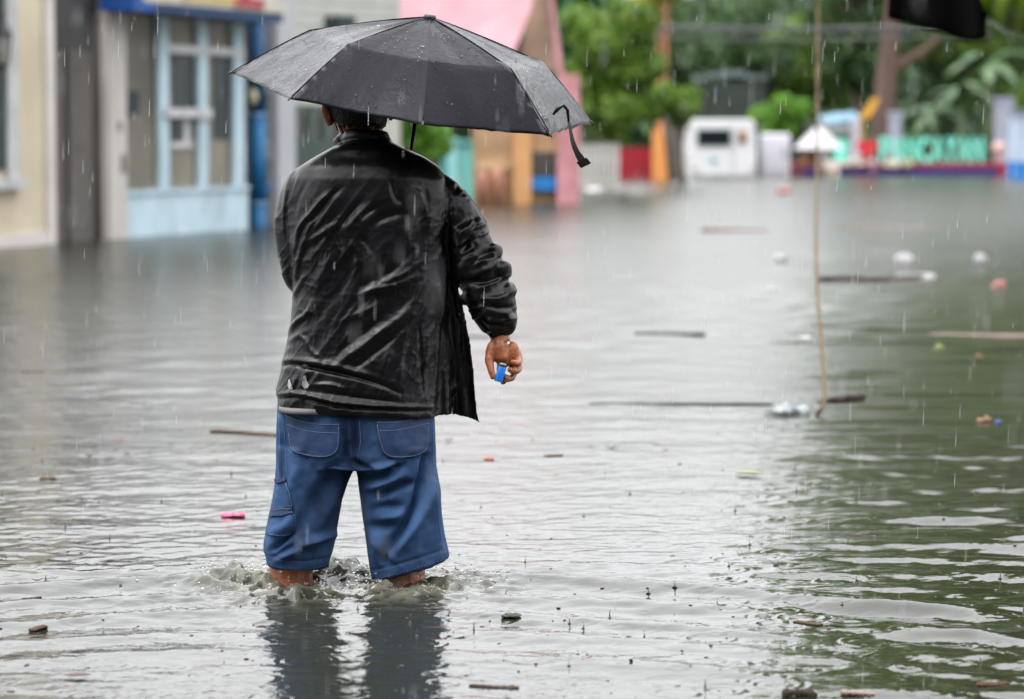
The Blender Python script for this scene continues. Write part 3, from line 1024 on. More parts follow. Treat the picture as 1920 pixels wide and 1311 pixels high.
# side tool pocket, its flap and the hammer loop
patch('side_pocket', [(523, 905), (536, 896), (542, 920), (548, 955), (553, 985), (548, 998), (540, 1003), (510, 1004), (500, 1000), (508, 960), (518, 930)], denim, shorts, 30)
patch('pocket_flap', [(513, 952), (548, 946), (551, 964), (530, 968), (509, 969)], denim_dark, shorts, 24, lift=0.007)
patch('tool_loop', [(519, 898), (537, 893), (539, 902), (521, 907)], denim_dark, shorts, 20, lift=0.007)
mb = MB()
seam(0, [(540, 906), (546, 935), (552, 975), (549, 992), (538, 1000), (508, 1001)], lift=0.006)
seam(0, [(523, 776), (525, 830), (526, 880), (528, 896)], 0.0008, 0.001); seam(0, [(531, 776), (534, 820), (537, 870), (540, 893)], 0.0008, 0.001)
seam(0, [(516, 957), (550, 951)], 0.0007, 0.011, 12)
# hem rows
for d_ in (0, 14):
    seam(0, [(502, 1044 + d_), (530, 1051 + d_), (570, 1054 + d_), (612, 1047 + d_)], 0.0007, 0.0012, 60, True)
    seam(0, [(695, 1074 + d_), (735, 1065 + d_), (785, 1050 + d_), (839, 1033 + d_)], 0.0007, 0.0012, 70, True)
seam(0, [(674, 790), (676, 830), (669, 868)], 0.0007, 0.0012)
seam(0, [(810, 790), (812, 860), (818, 930), (826, 1010)], 0.0007, 0.0012)


# --- the blue lighter between thumb and fingers
a_, b_ = P(943, 684, 7.966), P(934, 716, 7.962)
ax = (a_ - b_).normalized()
lt = empty('lighter', b_, 'small blue plastic cigarette lighter held in the man\'s lowered right hand', 'lighter')
def slab(p0, p1, w_, d_):
    x_ = Vector((1, 0, 0)); x_ = (x_ - ax * x_.dot(ax)).normalized(); y_ = ax.cross(x_)
    ring_ = lambda c: [c + x_ * (w_ * math.cos(t)) + y_ * (d_ * math.sin(t)) for t in np.linspace(0, 2 * PI, 20, endpoint=False)]
    return MB().loft([ring_(p0), ring_(p0 + (p1 - p0) * 0.5), ring_(p1)])
slab(b_, b_ + ax * 0.041, 0.0115, 0.0065).build('body', mat('blue_plastic', (0.01, 0.16, 0.62), 0.25, var=0.05), lt, smooth=True, bevel=0.001)
slab(b_ + ax * 0.0412, b_ + ax * 0.052, 0.0108, 0.006).build('hood', mat('lighter_metal', (0.2, 0.2, 0.21), 0.4, metal=1.0), lt, smooth=True)
w_ = b_ + ax * 0.052 + Vector((0.004, 0, 0))
MB().tube([w_ + Vector((0, -0.003, 0)), w_ + Vector((0, 0.003, 0))], 0.004, 12).build('spark_wheel', mat('dark_steel', (0.12, 0.12, 0.12), 0.4, metal=1.0), lt)

# ------------------------------------------------------------------ the umbrella
um_cloth = mat('wet_umbrella_cloth', (0.0042, 0.0038, 0.0068), 0.22, 0.14, col2=(0.0072, 0.0064, 0.0110), vscale=7, bump=0.14, bscale=60, rough2=0.42)
um_black = mat('umbrella_black', (0.006, 0.006, 0.007), 0.4)
um_metal = mat('umbrella_steel', (0.10, 0.10, 0.11), 0.35, metal=1.0)
CC = P(784, 186, 8.15)
axis = Vector((0.150, -0.138, 1)).normalized()
ux = (Vector((1, 0, 0)) - axis * axis.x).normalized()
uy = axis.cross(ux)
hand_p = CC - axis * 0.45
umb = empty('umbrella', hand_p - axis * 0.10, 'wet black folding umbrella held over the man, loose strap at its right edge', 'umbrella')
UR, UH = 0.488, 0.224
A0 = math.radians(-90 + 3.2)


def rib_pt(a, t):
    """t from 0 at the top to 1 at the tip"""
    tk = (0.62, 0.65, 0.68, 0.64, 0.62, 0.62, 0.62, 0.62)[int(round((a - A0) / (PI / 4))) % 8]
    if t < tk:
        s_ = t / tk
        z = 1 - 0.36 * s_ ** 1.2
    else:
        s_ = (t - tk) / (1 - tk)
        z = 0.64 * (1 - s_ * (0.92 + 0.08 * s_))
    kk = int(round((a - A0) / (PI / 4))) % 8
    r = UR * t * (0.975, 0.99, 0.985, 1, 1, 1, 1.05, 1.0)[kk]
    return CC + ux * (r * math.cos(a)) + uy * (r * math.sin(a)) + axis * (UH * z)


cb = MB()
NT, NA = 46, 18
ur = np.random.default_rng(3)
grid_rows = []
for i in range(NT + 1):
    t = 0.012 + (0.62 - 0.012) * i / 28 if i <= 28 else 0.62 + 0.38 * (i - 28) / (NT - 28)
    row = []
    for k in range(8):
        a0, a1 = A0 + k * PI / 4, A0 + (k + 1) * PI / 4
        p0, p1 = rib_pt(a0, t), rib_pt(a1, t)
        for j in range(NA):
            u = j / NA
            bow = 4 * u * (1 - u)
            p = p0.lerp(p1, u)
            # the cloth is stretched: hollow between the ribs, edge drawn in
            p = p - axis * (0.012 * bow * t * t) - (p - (CC + axis * UH)) * (0.035 * bow * t ** 8)
            # puckers beside the joint of each rib and along the edge
            pk = 0.0045 * math.exp(-((t - 0.62) / 0.05) ** 2) * math.exp(-min(u, 1 - u) / 0.12) * math.sin(u * 70 + k)
            ed = 0.0016 * max(0, (t - 0.8) / 0.2) ** 2 * math.sin(u * 31 + k * 2.1 + 2 * math.sin(u * 11 + k)) * (2.2 if k == 1 else 0.7)
            p = p + axis * (pk + ed)
            row.append(p)
    grid_rows.append(row)
base_n = 8 * NA
vs_, fs_ = [p for r in grid_rows for p in r], []
for i in range(NT):
    for k in range(base_n):
        a, b_ = i * base_n + k, i * base_n + (k + 1) % base_n
        fs_.append((a, a + base_n, b_ + base_n, b_))
cb.add(vs_, fs_)
cme = cb.mesh('canopy', True)
co, no = me_arrays(cme)
ce = np.array(CC)
rel = co - ce
ang = np.arctan2(rel @ np.array(uy), rel @ np.array(ux))
rad = np.hypot(rel @ np.array(ux), rel @ np.array(uy))
w_ = vnoise(np.stack([ang * 14, rad * 8, 0 * rad], 1), 71) * 0.0011 + vnoise(np.stack([ang * 5, rad * 5, 0 * rad + 3], 1), 73) * 0.0022
wet = np.clip((rad - 0.30) / 0.15, 0, 1) * (((ang > -0.75) & (ang < 0.1)) | ((ang < -2.35) & (ang > -3.1)))
w_ += wet * (0.0042 * vnoise(np.stack([ang * 30, rad * 22, 0 * rad], 1), 77))
co += no * w_[:, None]
set_co(cme, co)
# where the cloth is soaked it shines and clings in wrinkles
ka = ((ang - A0) / (PI / 4)) % 8
soak = np.where((ka >= 1) & (ka < 2), np.clip((rad / UR - 0.50) / 0.2, 0, 1), 0) + np.where((ka >= 6) & (ka < 7), np.clip((rad / UR - 0.30) / 0.3, 0, 1) * 0.8, 0) + np.where((ka >= 1) & (ka < 3), 0.3, 0)
soak = np.clip(soak + 0.25 * vnoise(np.stack([ang * 9, rad * 14, 0 * rad + 9], 1), 78) * (soak > 0), 0, 1)
at_ = cme.attributes.new('soaked', 'FLOAT', 'POINT')
at_.data.foreach_set('value', soak.astype(np.float32))
un = um_cloth.node_tree
ua_ = un.nodes.new('ShaderNodeAttribute'); ua_.attribute_name = 'soaked'
for sock, lo_, hi_ in ((un.nodes['Principled BSDF'].inputs['Specular IOR Level'], 0.08, 0.6), ([n for n in un.nodes if n.type == 'BUMP'][0].inputs['Strength'], 0.14, 0.5)):
    mr_ = un.nodes.new('ShaderNodeMapRange')
    mr_.inputs['To Min'].default_value, mr_.inputs['To Max'].default_value = lo_, hi_
    un.links.new(ua_.outputs['Fac'], mr_.inputs['Value'])
    un.links.new(mr_.outputs['Result'], sock)
# crease lines stay sharp along the ribs and where the ribs fold
sh_e = np.zeros(len(cme.edges), bool)
ev = np.empty(len(cme.edges) * 2, np.int32)
cme.edges.foreach_get('vertices', ev)
ev = ev.reshape(-1, 2)
jj, ii = ev % (8 * NA), ev // (8 * NA)
sh_e |= (jj[:, 0] == jj[:, 1]) & (jj[:, 0] % NA == 0)
sh_e |= (ii[:, 0] == 28) & (ii[:, 1] == 28) & (jj.min(1) < NA)
at_ = cme.attributes.new('sharp_edge', 'BOOLEAN', 'EDGE')
at_.data.foreach_set('value', sh_e)
canopy = link('canopy', cme, um_cloth, umb)
md = canopy.modifiers.new('thick', 'SOLIDIFY')
md.thickness = 0.0012
md.offset = -1
CAN = bvh_of(cb.mesh('tmp_canopy', True)) if False else None

for k in range(8):
    a = A0 + k * PI / 4
    pts_ = [rib_pt(a, t) - axis * 0.006 for t in np.linspace(0.03, 0.985, 24)]
    rb = MB().tube(pts_, 0.0021, 6).build('rib', um_metal, umb, smooth=True)
    mid = rib_pt(a, 0.45) - axis * 0.007
    hub = CC + axis * (UH - 0.13) + (ux * math.cos(a) + uy * math.sin(a)) * 0.011
    MB().tube([hub, hub.lerp(mid, 0.5) - axis * 0.002, mid], 0.0018, 6).build('stretcher', um_metal, rb, smooth=True)
    tip = rib_pt(a, 0.985)
    d = (rib_pt(a, 1.0) - rib_pt(a, 0.95)).normalized()
    MB().tube([tip, tip + d * 0.010, tip + d * 0.017], [0.0034, 0.0030, 0.0020], 8).build('rib_tip', um_black, rb, smooth=True)
    # seam of the panels over the rib
    MB().tube([rib_pt(a, t) + axis * 0.0006 for t in np.linspace(0.02, 0.985, 30)], 0.0016, 6).build('panel_seam', um_cloth, canopy, smooth=True)
top = CC + axis * UH
MB().tube([top - axis * 0.004, top + axis * 0.004, top + axis * 0.008, top + axis * 0.0085], [0.017, 0.017, 0.014, 0.006], 20).build('top_cap', um_black, umb, smooth=True)
MB().tube([top, CC - axis * 0.05], 0.0045, 12).build('shaft', um_black, umb, smooth=True)
sh2 = MB().tube([CC - axis * 0.05, hand_p], 0.0058, 12).build('shaft', um_black, umb, smooth=True)
MB().tube([CC + axis * (UH - 0.15), CC + axis * (UH - 0.11)], 0.012, 14).build('runner', um_black, umb, smooth=True)
MB().tube([hand_p + axis * 0.06, hand_p + axis * 0.055, hand_p - axis * 0.085, hand_p - axis * 0.10], [0.009, 0.014, 0.016, 0.010], 16).build('handle', um_black, umb, smooth=True)
# closing strap at the right edge
s0 = P(1068, 238, 7.98)
q = spline([tuple(P(*p_)) for p_ in ((1066, 226, 7.96), (1069, 242, 7.955), (1073, 262, 7.95), (1079, 280, 7.95), (1088, 296, 7.955), (1096, 308, 7.96))], 24)
mb = MB()
wv = np.interp(np.linspace(0, 1, 24), [0, 0.3, 0.7, 0.75, 1], [0.0035, 0.005, 0.0085, 0.0105, 0.0115])
rl = []
for i, p_ in enumerate(q):
    p_ = Vector(p_)
    d = Vector((0.93, 0.3, 0.20)) * wv[i]
    rl.append((p_ - d, p_ + d))
th = Vector((0, 0.0016, 0))
mb.loft([[a_, b_, b_ + th, a_ + th] for a_, b_ in rl])
st = mb.build('strap', um_black, umb)
mb = MB()
a_, b_ = P(1090, 300, 7.952), P(1099, 311, 7.955)
dd = (b_ - a_)
sx_ = Vector((0.0135, 0.0, 0.0065))
mb.prism([a_ - sx_, a_ + sx_, b_ + sx_, b_ - sx_], (0, 0.004, 0))
mb.build('strap_tab', um_black, st)
# bunched cloth where the strap is sewn on
mb = MB()
mb.tube([P(1037, 215, 7.945), P(1046, 204, 7.942), P(1056, 197, 7.945), P(1064, 206, 7.95), (Vector(q[0]))], [0.006, 0.012, 0.010, 0.008, 0.005], 10, flat=0.5)
mb.build('strap_loop', um_black, umb, smooth=True)
# beads of rain on the cloth
mb = MB()
for k in range(620):
    t = 0.08 + 0.88 * math.sqrt(ur.random())
    ki = int(ur.integers(0, 8))
    u = ur.uniform(0.04, 0.96)
    a0 = A0 + ki * PI / 4
    bow = 4 * u * (1 - u)
    p = rib_pt(a0, t).lerp(rib_pt(a0 + PI / 4, t), u)
    p = p - axis * (0.012 * bow * t * t) - (p - (CC + axis * UH)) * (0.035 * bow * t ** 8)
    r_ = ur.uniform(0.0011, 0.0026) if k % 9 else ur.uniform(0.0025, 0.0038)
    mb.ball(p + axis * 0.001, (r_, r_ * ur.uniform(0.8, 1.6), r_ * 0.8), 7, 5)
tag(mb.build('rain_beads', dm, umb, smooth=True), kind='stuff')

# ------------------------------------------------------------------ the street behind
class Fac:
    """a wall line seen at a slant: s along it, z up, t out towards the street"""
    def __init__(s, p0, d):
        s.o = Vector((p0[0], p0[1]))
        s.d = Vector(d).normalized()
        s.n = Vector((s.d.y, -s.d.x))

    def s_at(s, px, py=250, t=0.0):
        r = ray(px, py)
        o = s.o + s.n * t
        # o + d s = k (r.x, r.y)
        det = s.d.x * -r.y + r.x * s.d.y
        return (-o.x * -r.y - r.x * o.y) / det if False else ((o.x * r.y - o.y * r.x) / (r.x * s.d.y - r.y * s.d.x))

    def z_at(s, px, py, t=0.0):
        sv = s.s_at(px, py, t)
        Y = (s.o + s.d * sv + s.n * t).y
        return P(px, py, Y).z

    def pt(s, sv, t, z):
        q = s.o + s.d * sv + s.n * t
        return Vector((q.x, q.y, z))

    def box(s, mb, s0, s1, z0, z1, t0, t1):
        c = [s.pt(s0, t1, z0), s.pt(s1, t1, z0), s.pt(s1, t0, z0), s.pt(s0, t0, z0), s.pt(s0, t1, z1), s.pt(s1, t1, z1), s.pt(s1, t0, z1), s.pt(s0, t0, z1)]
        return mb.hexa(c)

    def pbox(s, mb, px0, px1, pyt, pyb, t0, t1, zt=None, zb=None):
        s0, s1 = s.s_at(px0, 250, t1), s.s_at(px1, 250, t1)
        pm = px0
        z1 = s.z_at(pm, pyt, t1) if zt is None else zt
        z0 = s.z_at(pm, pyb, t1) if zb is None else zb
        return s.box(mb, s0, s1, z0, z1, t0, t1)


F = Fac((-4.31, 33.3), (0.3475, 0.9377))
GZ = -0.36
# cream house
cream = paint('cream_wall', (208, 194, 168), k=.84, vscale=1.4, var=0.14, bump=0.2, bscale=9, stretch=(1, 1, .45))
palew = paint('pale_grey_plaster', (206, 200, 196), k=.88, vscale=1.3, var=0.10)
dgreen = paint('dark_green_shutter', (18, 42, 36), rough=0.4)
winw = paint('window_white', (205, 205, 205))
black = mat('iron_black', (0.012, 0.014, 0.014), 0.5)
sA = F.s_at(-260); sB = F.s_at(82); sC = F.s_at(104, 250, .06)
o = F.pt(sB, 0, GZ)
house = empty('house', o, 'cream plastered house with dark shuttered window and pale plinth at the left edge', 'house')
mb = MB(); F.box(mb, sA, sB, GZ, 4.2, -5, 0); mb.build('wall', cream, house)
mb = MB(); F.box(mb, sA, sB, GZ, 0.12, 0.003, 0.05); mb.build('plinth', palew, house)
mb = MB(); F.box(mb, sB, sC, GZ, 4.2, -5, 0.06); mb.build('corner_pilaster', palew, house)
mb = MB(); F.box(mb, sA, sC + 0.3, 4.203, 4.4, -5, 0.3); mb.build('cornice', palew, house)
zt, zb = 2.95, F.z_at(2, 318)
mb = MB(); s1 = F.s_at(10, 250, .02)
F.box(mb, s1 - 1.1, s1, zb, zt, 0.002, 0.03)
wn_ = mb.build('window', dgreen, house)
mb = MB()
F.box(mb, s1, s1 + 0.22, zb - 0.1, zt + .1, 0.002, 0.06); F.box(mb, s1 - 1.3, s1 - 1.1, zb - 0.1, zt + .1, 0.002, 0.06); F.box(mb, s1 - 1.1, s1, zt, zt + 0.1, 0.002, 0.06)
mb.build('frame', winw, wn_)
mb = MB(); F.box(mb, s1 - 1.35, s1 + 0.28, zb - 0.2, zb - 0.1, 0.002, 0.12); mb.build('sill', winw, wn_)
# wall lantern
lc = P(5, 90, 30.4)
lan = empty('wall_lantern', lc, 'black iron wall lantern beside the dark shuttered window of the cream house', 'lantern')
MB().tube([lc + Vector((0, 0, -.17)), lc + Vector((0, 0, -.15)), lc + Vector((0, 0, .12))], [0.03, 0.055, 0.085], 6).build('glass', mat('lantern_glass', (0.35, 0.34, 0.31), 0.15), lan)
mb = MB()
mb.tube([lc + Vector((0, 0, .12)), lc + Vector((0, 0, .16)), lc + Vector((0, 0, .26)), lc + Vector((0, 0, .36))], [0.11, 0.10, 0.04, 0.015], 6)
mb.tube([lc + Vector((0, 0, -.17)), lc + Vector((0, 0, -.23))], [0.06, 0.02], 6)
for k in range(6):
    a = PI / 3 * k
    mb.tube([lc + Vector((.056 * math.cos(a), .056 * math.sin(a), -.16)), lc + Vector((.087 * math.cos(a), .087 * math.sin(a), .12))], 0.011, 5)
mb.tube([lc + Vector((0, 0, .34)), lc + Vector((-.12, .05, .42)), lc + Vector((-.30, .02, .34))], 0.016, 6)
mb.build('iron_frame', black, lan)

# dark arched gate
gate_m = paint('weathered_gate', (92, 86, 82), vscale=2.2, var=0.22, stretch=(1, 1, .25), rough=0.7)
gate_d = paint('dark_gate_panel', (58, 55, 56), vscale=2.0, var=0.2, rough=0.6)
sD, sE = F.s_at(108), F.s_at(187)
o = F.pt(sD, 0, GZ)
gt = empty('gate', o, 'tall dark grey double gate under an arch between two pale pillars', 'gate')
zm = F.z_at(108, 92)
sm_ = F.s_at(130)
mb = MB(); F.box(mb, sD, sm_ - .03, GZ, zm, -0.09, -0.04); mb.build('gate_leaf', gate_m, gt)
mb = MB(); F.box(mb, sm_ + .06, sE - .12, GZ, zm, -0.09, -0.03)
for k in range(3):
    F.box(mb, sm_ + .25, sE - .3, GZ + .5 + k * .85, GZ + .56 + k * .85, -0.03, -0.02)
mb.build('gate_leaf', gate_m, gt)
mb = MB(); F.box(mb, sm_ - .03, sm_ + .06, GZ, zm + 0.02, -0.12, -0.06); F.box(mb, sE - .12, sE, GZ, zm + .02, -0.12, -0.06); mb.build('gate_post', black, gt)
mb = MB()
n = 14
mid, hw = (sD + sE) / 2, (sE - sD) / 2
poly = [F.pt(sD, -0.10, zm + .021), F.pt(sE, -0.10, zm + .021)] + [F.pt(mid + hw * math.cos(a), -0.10, zm + .3 + 0.62 * math.sin(a)) for a in np.linspace(0, PI, n)]
mb.prism(poly, Vector((F.n.x, F.n.y, 0)) * 0.05)
mb.build('arch_panel', gate_d, gt)
mb = MB()
for k in range(n - 1):
    a0, a1 = PI * k / (n - 1), PI * (k + 1) / (n - 1)
    q = [F.pt(mid + hw * math.cos(a), -0.11, zm + .3 + 0.62 * math.sin(a)) for a in (a0, a1)] + [F.pt(mid + hw * math.cos(a1), -0.11, 3.7), F.pt(mid + hw * math.cos(a0), -0.11, 3.7)]
    mb.prism(q, Vector((F.n.x, F.n.y, 0)) * 0.10)
mb.build('arch_wall', gate_d, gt)
# pillar
grime = paint('stained_pillar', (190, 184, 178), k=.88, vscale=1.6, var=0.13, stretch=(1, 1, .5))
sP0, sP1 = F.s_at(190, 250, -.06), F.s_at(222, 250, .04)
o = F.pt(sP0, 0, GZ)
pl = empty('gate_pillar', o, 'pale grey stained pillar between the dark arched gate and the light blue shop', 'pillar')
mb = MB(); F.box(mb, sP0, sP1, GZ, 3.6, -0.06, 0.04); mb.build('shaft', grime, pl)
mb = MB(); F.box(mb, sP1, sP1 + .22, GZ, 3.6, -0.06, 0.03); mb.build('edge_strip', paint('white_edge', (212, 206, 202), var=.06), pl)
mb = MB(); F.box(mb, sP0 - .08, sP1 + .3, 3.6, 3.8, -0.45, 0.15); mb.build('cap', palew, pl)
mb = MB(); rs = random.Random(2)
for (x_, y_, w_, h_) in ((224, 228, 5, 18), (229, 290, 7, 34), (222, 232, 6, 8), (231, 310, 4, 14)):
    F.pbox(mb, x_, x_ + w_, y_, y_ + h_, 0.031, 0.045)
mb.build('rust_stain', paint('rust_stain', (120, 108, 96)), pl)

# light blue shop
lblue = paint('light_blue_paint', (174, 196, 206), k=.92, vscale=2.4, var=0.16, stretch=(1, 1, .5))
inner = paint('shop_inside', (118, 108, 94), vscale=0.8, var=0.25, col2=None)
glass = mat('shop_glass', (0.15, 0.135, 0.105), 0.35, 0.2, var=0.4, vscale=0.7)
dglass = mat('dark_shop_glass', (0.006, 0.016, 0.015), 0.25, 0.15, col2=(0.04, 0.05, 0.048), vscale=1.6, stretch=(1, 1, .6))
barw = paint('bar_white', (215, 214, 218))
s0, s1 = F.s_at(233), F.s_at(464)
o = F.pt(s0, 0, GZ)
shop = empty('shop', o, 'light blue timber and glass shop front under a dark blue fascia', 'shop')
zp = F.z_at(240, 366)
mb = MB(); F.box(mb, s0, s1, GZ, 3.3, -4.0, -0.16); mb.build('wall', inner, shop)
mb = MB(); F.box(mb, s0, s1, GZ, zp, -0.15, 0.0); F.box(mb, s0, s1, zp + .001, zp + 0.05, -0.15, 0.028); mb.build('base_panel', lblue, shop)
for (a_, b_) in ((300, 318), (374, 391), (440, 459)):
    mb = MB(); F.pbox(mb, a_, b_, 10, 366, -0.02, 0.03, zt=2.62, zb=zp + .051); mb.build('post', lblue, shop)
for (a_, b_, nm) in ((236, 299, 'a'), (319, 373, 'b'), (392, 439, 'c')):
    mb = MB(); F.pbox(mb, a_, b_, 20, 364, -0.155, -0.03, zt=2.6, zb=zp + .052)
    w_ = mb.build('window', glass, shop)
    if nm == 'b':
        m2 = MB(); F.pbox(m2, 326, 366, 100, 200, -0.028, -0.02); m2.build('pane', dglass, w_)
        m2 = MB(); F.pbox(m2, 322, 360, 223, 262, -0.028, -0.02); m2.build('pane', dglass, w_)
        m2 = MB(); F.pbox(m2, 345, 356, 222, 276, -0.019, -0.01); F.pbox(m2, 322, 362, 268, 278, -0.019, 0.0); m2.build('shelf', barw, w_)
    if nm == 'c':
        m2 = MB(); F.pbox(m2, 400, 436, 105, 262, -0.028, -0.02); m2.build('pane', dglass, w_)
    if nm == 'a':
        m2 = MB(); F.pbox(m2, 238, 262, 170, 220, -0.028, -0.022); m2.build('sticker', dglass, w_)
mb = MB(); F.pbox(mb, 319, 460, 84, 99, 0.031, 0.05); mb.build('transom', barw, shop)
mb = MB(); F.pbox(mb, 312, 399, 203, 220, 0.031, 0.07); mb.build('door_bar', barw, shop)
fblue = paint('fascia_blue', (52, 84, 132), vscale=1.2, var=0.1)
sa, sb_ = F.s_at(250, 250, .42), F.s_at(532, 250, .42)
za, zb_, zc_, zd_ = F.z_at(252, -14, .42), F.z_at(252, 17, .42), F.z_at(530, 18, .42), F.z_at(530, 43, .42)
mb = MB().hexa([F.pt(sa, .42, zb_), F.pt(sb_, .42, zd_), F.pt(sb_, .04, zd_), F.pt(sa, .04, zb_), F.pt(sa, .42, za), F.pt(sb_, .42, zc_), F.pt(sb_, .04, zc_), F.pt(sa, .04, za)]); fs = mb.build('fascia', fblue, shop)
mb = MB(); a0 = F.s_at(250, 250, .42); zf = F.z_at(252, 18, .42)
F.box(mb, a0 - .02, a0 + .5, zf - .01, zf + 0.18, 0.03, 0.45); mb.build('fascia_end', paint('bright_blue', (20, 84, 168)), shop)
mb = MB(); F.box(mb, s0, s1 + 1.0, 3.3, 3.4, -4.1, 0.03); mb.build('roof', paint('grey_roof', (120, 120, 122)), shop)
# sign board above the fascia
zs = F.z_at(252, -14, .42) + .004
o = F.pt(s0, 0.3, zs)
sg = empty('shop_sign', o, 'white shop sign board with yellow panel and red lettering standing on the blue fascia', 'sign')
a0, a1 = F.s_at(262, 250, .4), F.s_at(530, 250, .4)
mb = MB(); F.box(mb, a0, a1, zs - .1, zs + .5, 0.43, 0.46); mb.build('board', paint('sign_white', (214, 206, 196)), sg)
mb = MB(); F.box(mb, F.s_at(335, 250, .4), F.s_at(438, 250, .4), zs - .05, zs + .5, 0.462, 0.472); mb.build('yellow_panel', paint('sign_yellow', (218, 188, 120)), sg)
mb = MB()
r0, r1_ = F.s_at(432, 250, .4), F.s_at(486, 250, .4)
F.box(mb, r0, r1_, zs - .06, zs + .04, 0.474, 0.484); F.box(mb, F.s_at(446, 250, .4), F.s_at(460, 250, .4), zs + .041, zs + .42, 0.474, 0.484)
mb.build('red_lettering', paint('sign_red', (190, 70, 80)), sg)

# blue round post with pale bands
pc = P(483, 300, 37.0)
pr = 15.5 * 37.0 / FPX
o = Vector((pc.x, 37.0, GZ))
bp_ = empty('blue_post', o, 'bright blue round post with pale bands beside the light blue shop', 'post')
zz = lambda py: P(483, py, 37.0).z
MB().tube([(pc.x, 37, GZ), (pc.x, 37, zz(386))], pr, 18).build('shaft', paint('post_blue', (4, 108, 166), vscale=2, var=.15), bp_, smooth=True)
MB().tube([(pc.x, 37, zz(386)), (pc.x, 37, zz(378))], pr * 1.06, 18).build('band', paint('band_blue', (110, 160, 200)), bp_, smooth=True)
MB().tube([(pc.x, 37, zz(378)), (pc.x, 37, zz(222))], pr, 18).build('shaft', paint('post_blue2', (8, 112, 172), vscale=2, var=.12), bp_, smooth=True)
MB().tube([(pc.x, 37, zz(222)), (pc.x, 37, zz(212))], pr * 1.06, 18).build('band', MATS['band_blue'], bp_, smooth=True)
MB().tube([(pc.x, 37, zz(212)), (pc.x, 37, 2.6)], pr, 18).build('shaft', paint('post_blue3', (6, 82, 130), vscale=2, var=.12), bp_, smooth=True)
MB().ball(P(474, 182, 36.85), (0.062, 0.05, 0.10), 14, 10).build('lamp', paint('cream_globe', (212, 202, 172)), bp_, smooth=True)

# dark doorway strip and pale wall, picket railing
F2 = Fac((-3.0, 37.6), (0.36, 0.933))
s0, s1 = F2.s_at(455), F2.s_at(515)
o = F2.pt(s0, 0, GZ)
dw = empty('doorway', o, 'narrow dark doorway with faded posters just beside the bright blue post', 'doorway')
mb = MB(); F2.box(mb, s0, s1, GZ, 2.9, -0.5, -0.1); mb.build('recess', paint('doorway_dark', (62, 58, 52), vscale=2.5, var=.45), dw)
mb = MB(); F2.pbox(mb, 500, 512, 150, 178, -0.098, -0.06); F2.pbox(mb, 500, 509, 258, 300, -0.098, -0.06); mb.build('poster', paint('poster_pale', (150, 150, 150)), dw)
mb = MB(); F2.pbox(mb, 499, 512, 345, 362, -0.098, -0.04); mb.build('crate_front', paint('crate_blue', (70, 110, 160)), dw)
pw = paint('pale_lilac_wall', (196, 196, 202), vscale=1.0, var=0.07)
s0, s1 = F2.s_at(515), F2.s_at(548)
w_ = MB(); F2.box(w_, s0, s1, GZ, 3.1, -0.4, 0.05)
o = F2.pt(s0, 0, GZ)
tag(w_.build('wall_pier', pw, None, loc=o), 'pale lilac grey wall pier left of the green picket railing', 'wall')
s0, s1 = F2.s_at(549), F2.s_at(700)
o = F2.pt(s0, 0, GZ)
wl = empty('garden_wall', o, 'pale wall behind the dark green picket railing left of the man', 'wall')
mb = MB(); F2.box(mb, s0, s1 + 1.2, GZ, 2.2, -0.5, -0.12); mb.build('wall', paint('pale_wall', (206, 202, 192), var=.06), wl)
rail_m = paint('railing_green', (58, 78, 70), vscale=2)
rl = empty('picket_railing', o + Vector((.05, -.05, 0)), 'dark grey green picket railing with a solid lower panel left of the man', 'railing')
mb = MB(); F2.box(mb, s0, s1, GZ, F2.z_at(550, 262), -0.05, 0.0); mb.build('lower_panel', rail_m, rl)
mb = MB(); F2.box(mb, s0, s1, F2.z_at(550, 208), F2.z_at(550, 197), -0.05, 0.0); mb.build('top_rail', rail_m, rl)
zb, zt = F2.z_at(550, 262), F2.z_at(550, 208)
for x_ in (549, 578, 607, 636, 665):
    mb = MB(); F2.box(mb, F2.s_at(x_), F2.s_at(x_ + 13), zb, zt, -0.045, -0.005); mb.build('picket', rail_m, rl)
# louvred grey building behind
F3 = Fac((-3.45, 44.0), (0.55, 0.83))
s0, s1 = F3.s_at(500), F3.s_at(748)
o = F3.pt(s0, 0, GZ)
lb = empty('clapboard_building', o, 'pale grey building with horizontal boards above the umbrella', 'building')
mb = MB(); F3.box(mb, s0, s1, GZ, 3.5, -3, 0); mb.build('wall', paint('clapboard', (200, 202, 194), var=.05), lb)
for k in range(9):
    mb = MB(); z = 1.9 + k * 0.17
    F3.box(mb, s0, s1 + .01, z, z + 0.15, 0.002, 0.03); mb.build('board', paint('clapboard2', (206, 207, 200), var=.05), lb)
mb = MB(); F3.pbox(mb, 636, 668, 30, 60, 0.03, 0.3); mb.build('awning', dgreen, lb)

# pink house with sloping roof
pink = paint('pink_roof', (222, 158, 168), k=.44, vscale=1.6, var=.16, stretch=(1, 1, .4))
pinkw = paint('pink_wall', (212, 146, 152), vscale=2.2, var=.18)
tan = paint('tan_gable', (158, 130, 108), vscale=2.5, var=.25)
orange = paint('orange_wall', (208, 168, 126), vscale=2.2, var=.25)
Yp = 48.5
o = Vector((P(960, 300, Yp).x, Yp, GZ))
ph = empty('pink_house', o, 'pink roofed house with tan gable and orange lower wall behind the umbrella', 'house')
X = lambda px: P(px, 250, Yp).x
Z = lambda py, px=960: P(px, py, Yp).z
mb = MB(); mb.box(X(886), X(1048), Yp, Yp + 5, GZ, Z(228)); mb.build('wall', orange, ph)
mb = MB()
mb.prism([(X(742), Yp - .5, Z(140)), (X(958), Yp - .5, Z(112)), (X(1008), Yp + .6, 3.4), (X(742), Yp + .6, 3.4)], (0, 3.6, 0.0))
mb.build('roof', pink, ph)
mb = MB(); mb.box(X(760), X(1004), Yp + .75, Yp + 4.3, Z(228) + .004, 3.3); mb.build('upper_wall', tan, ph)
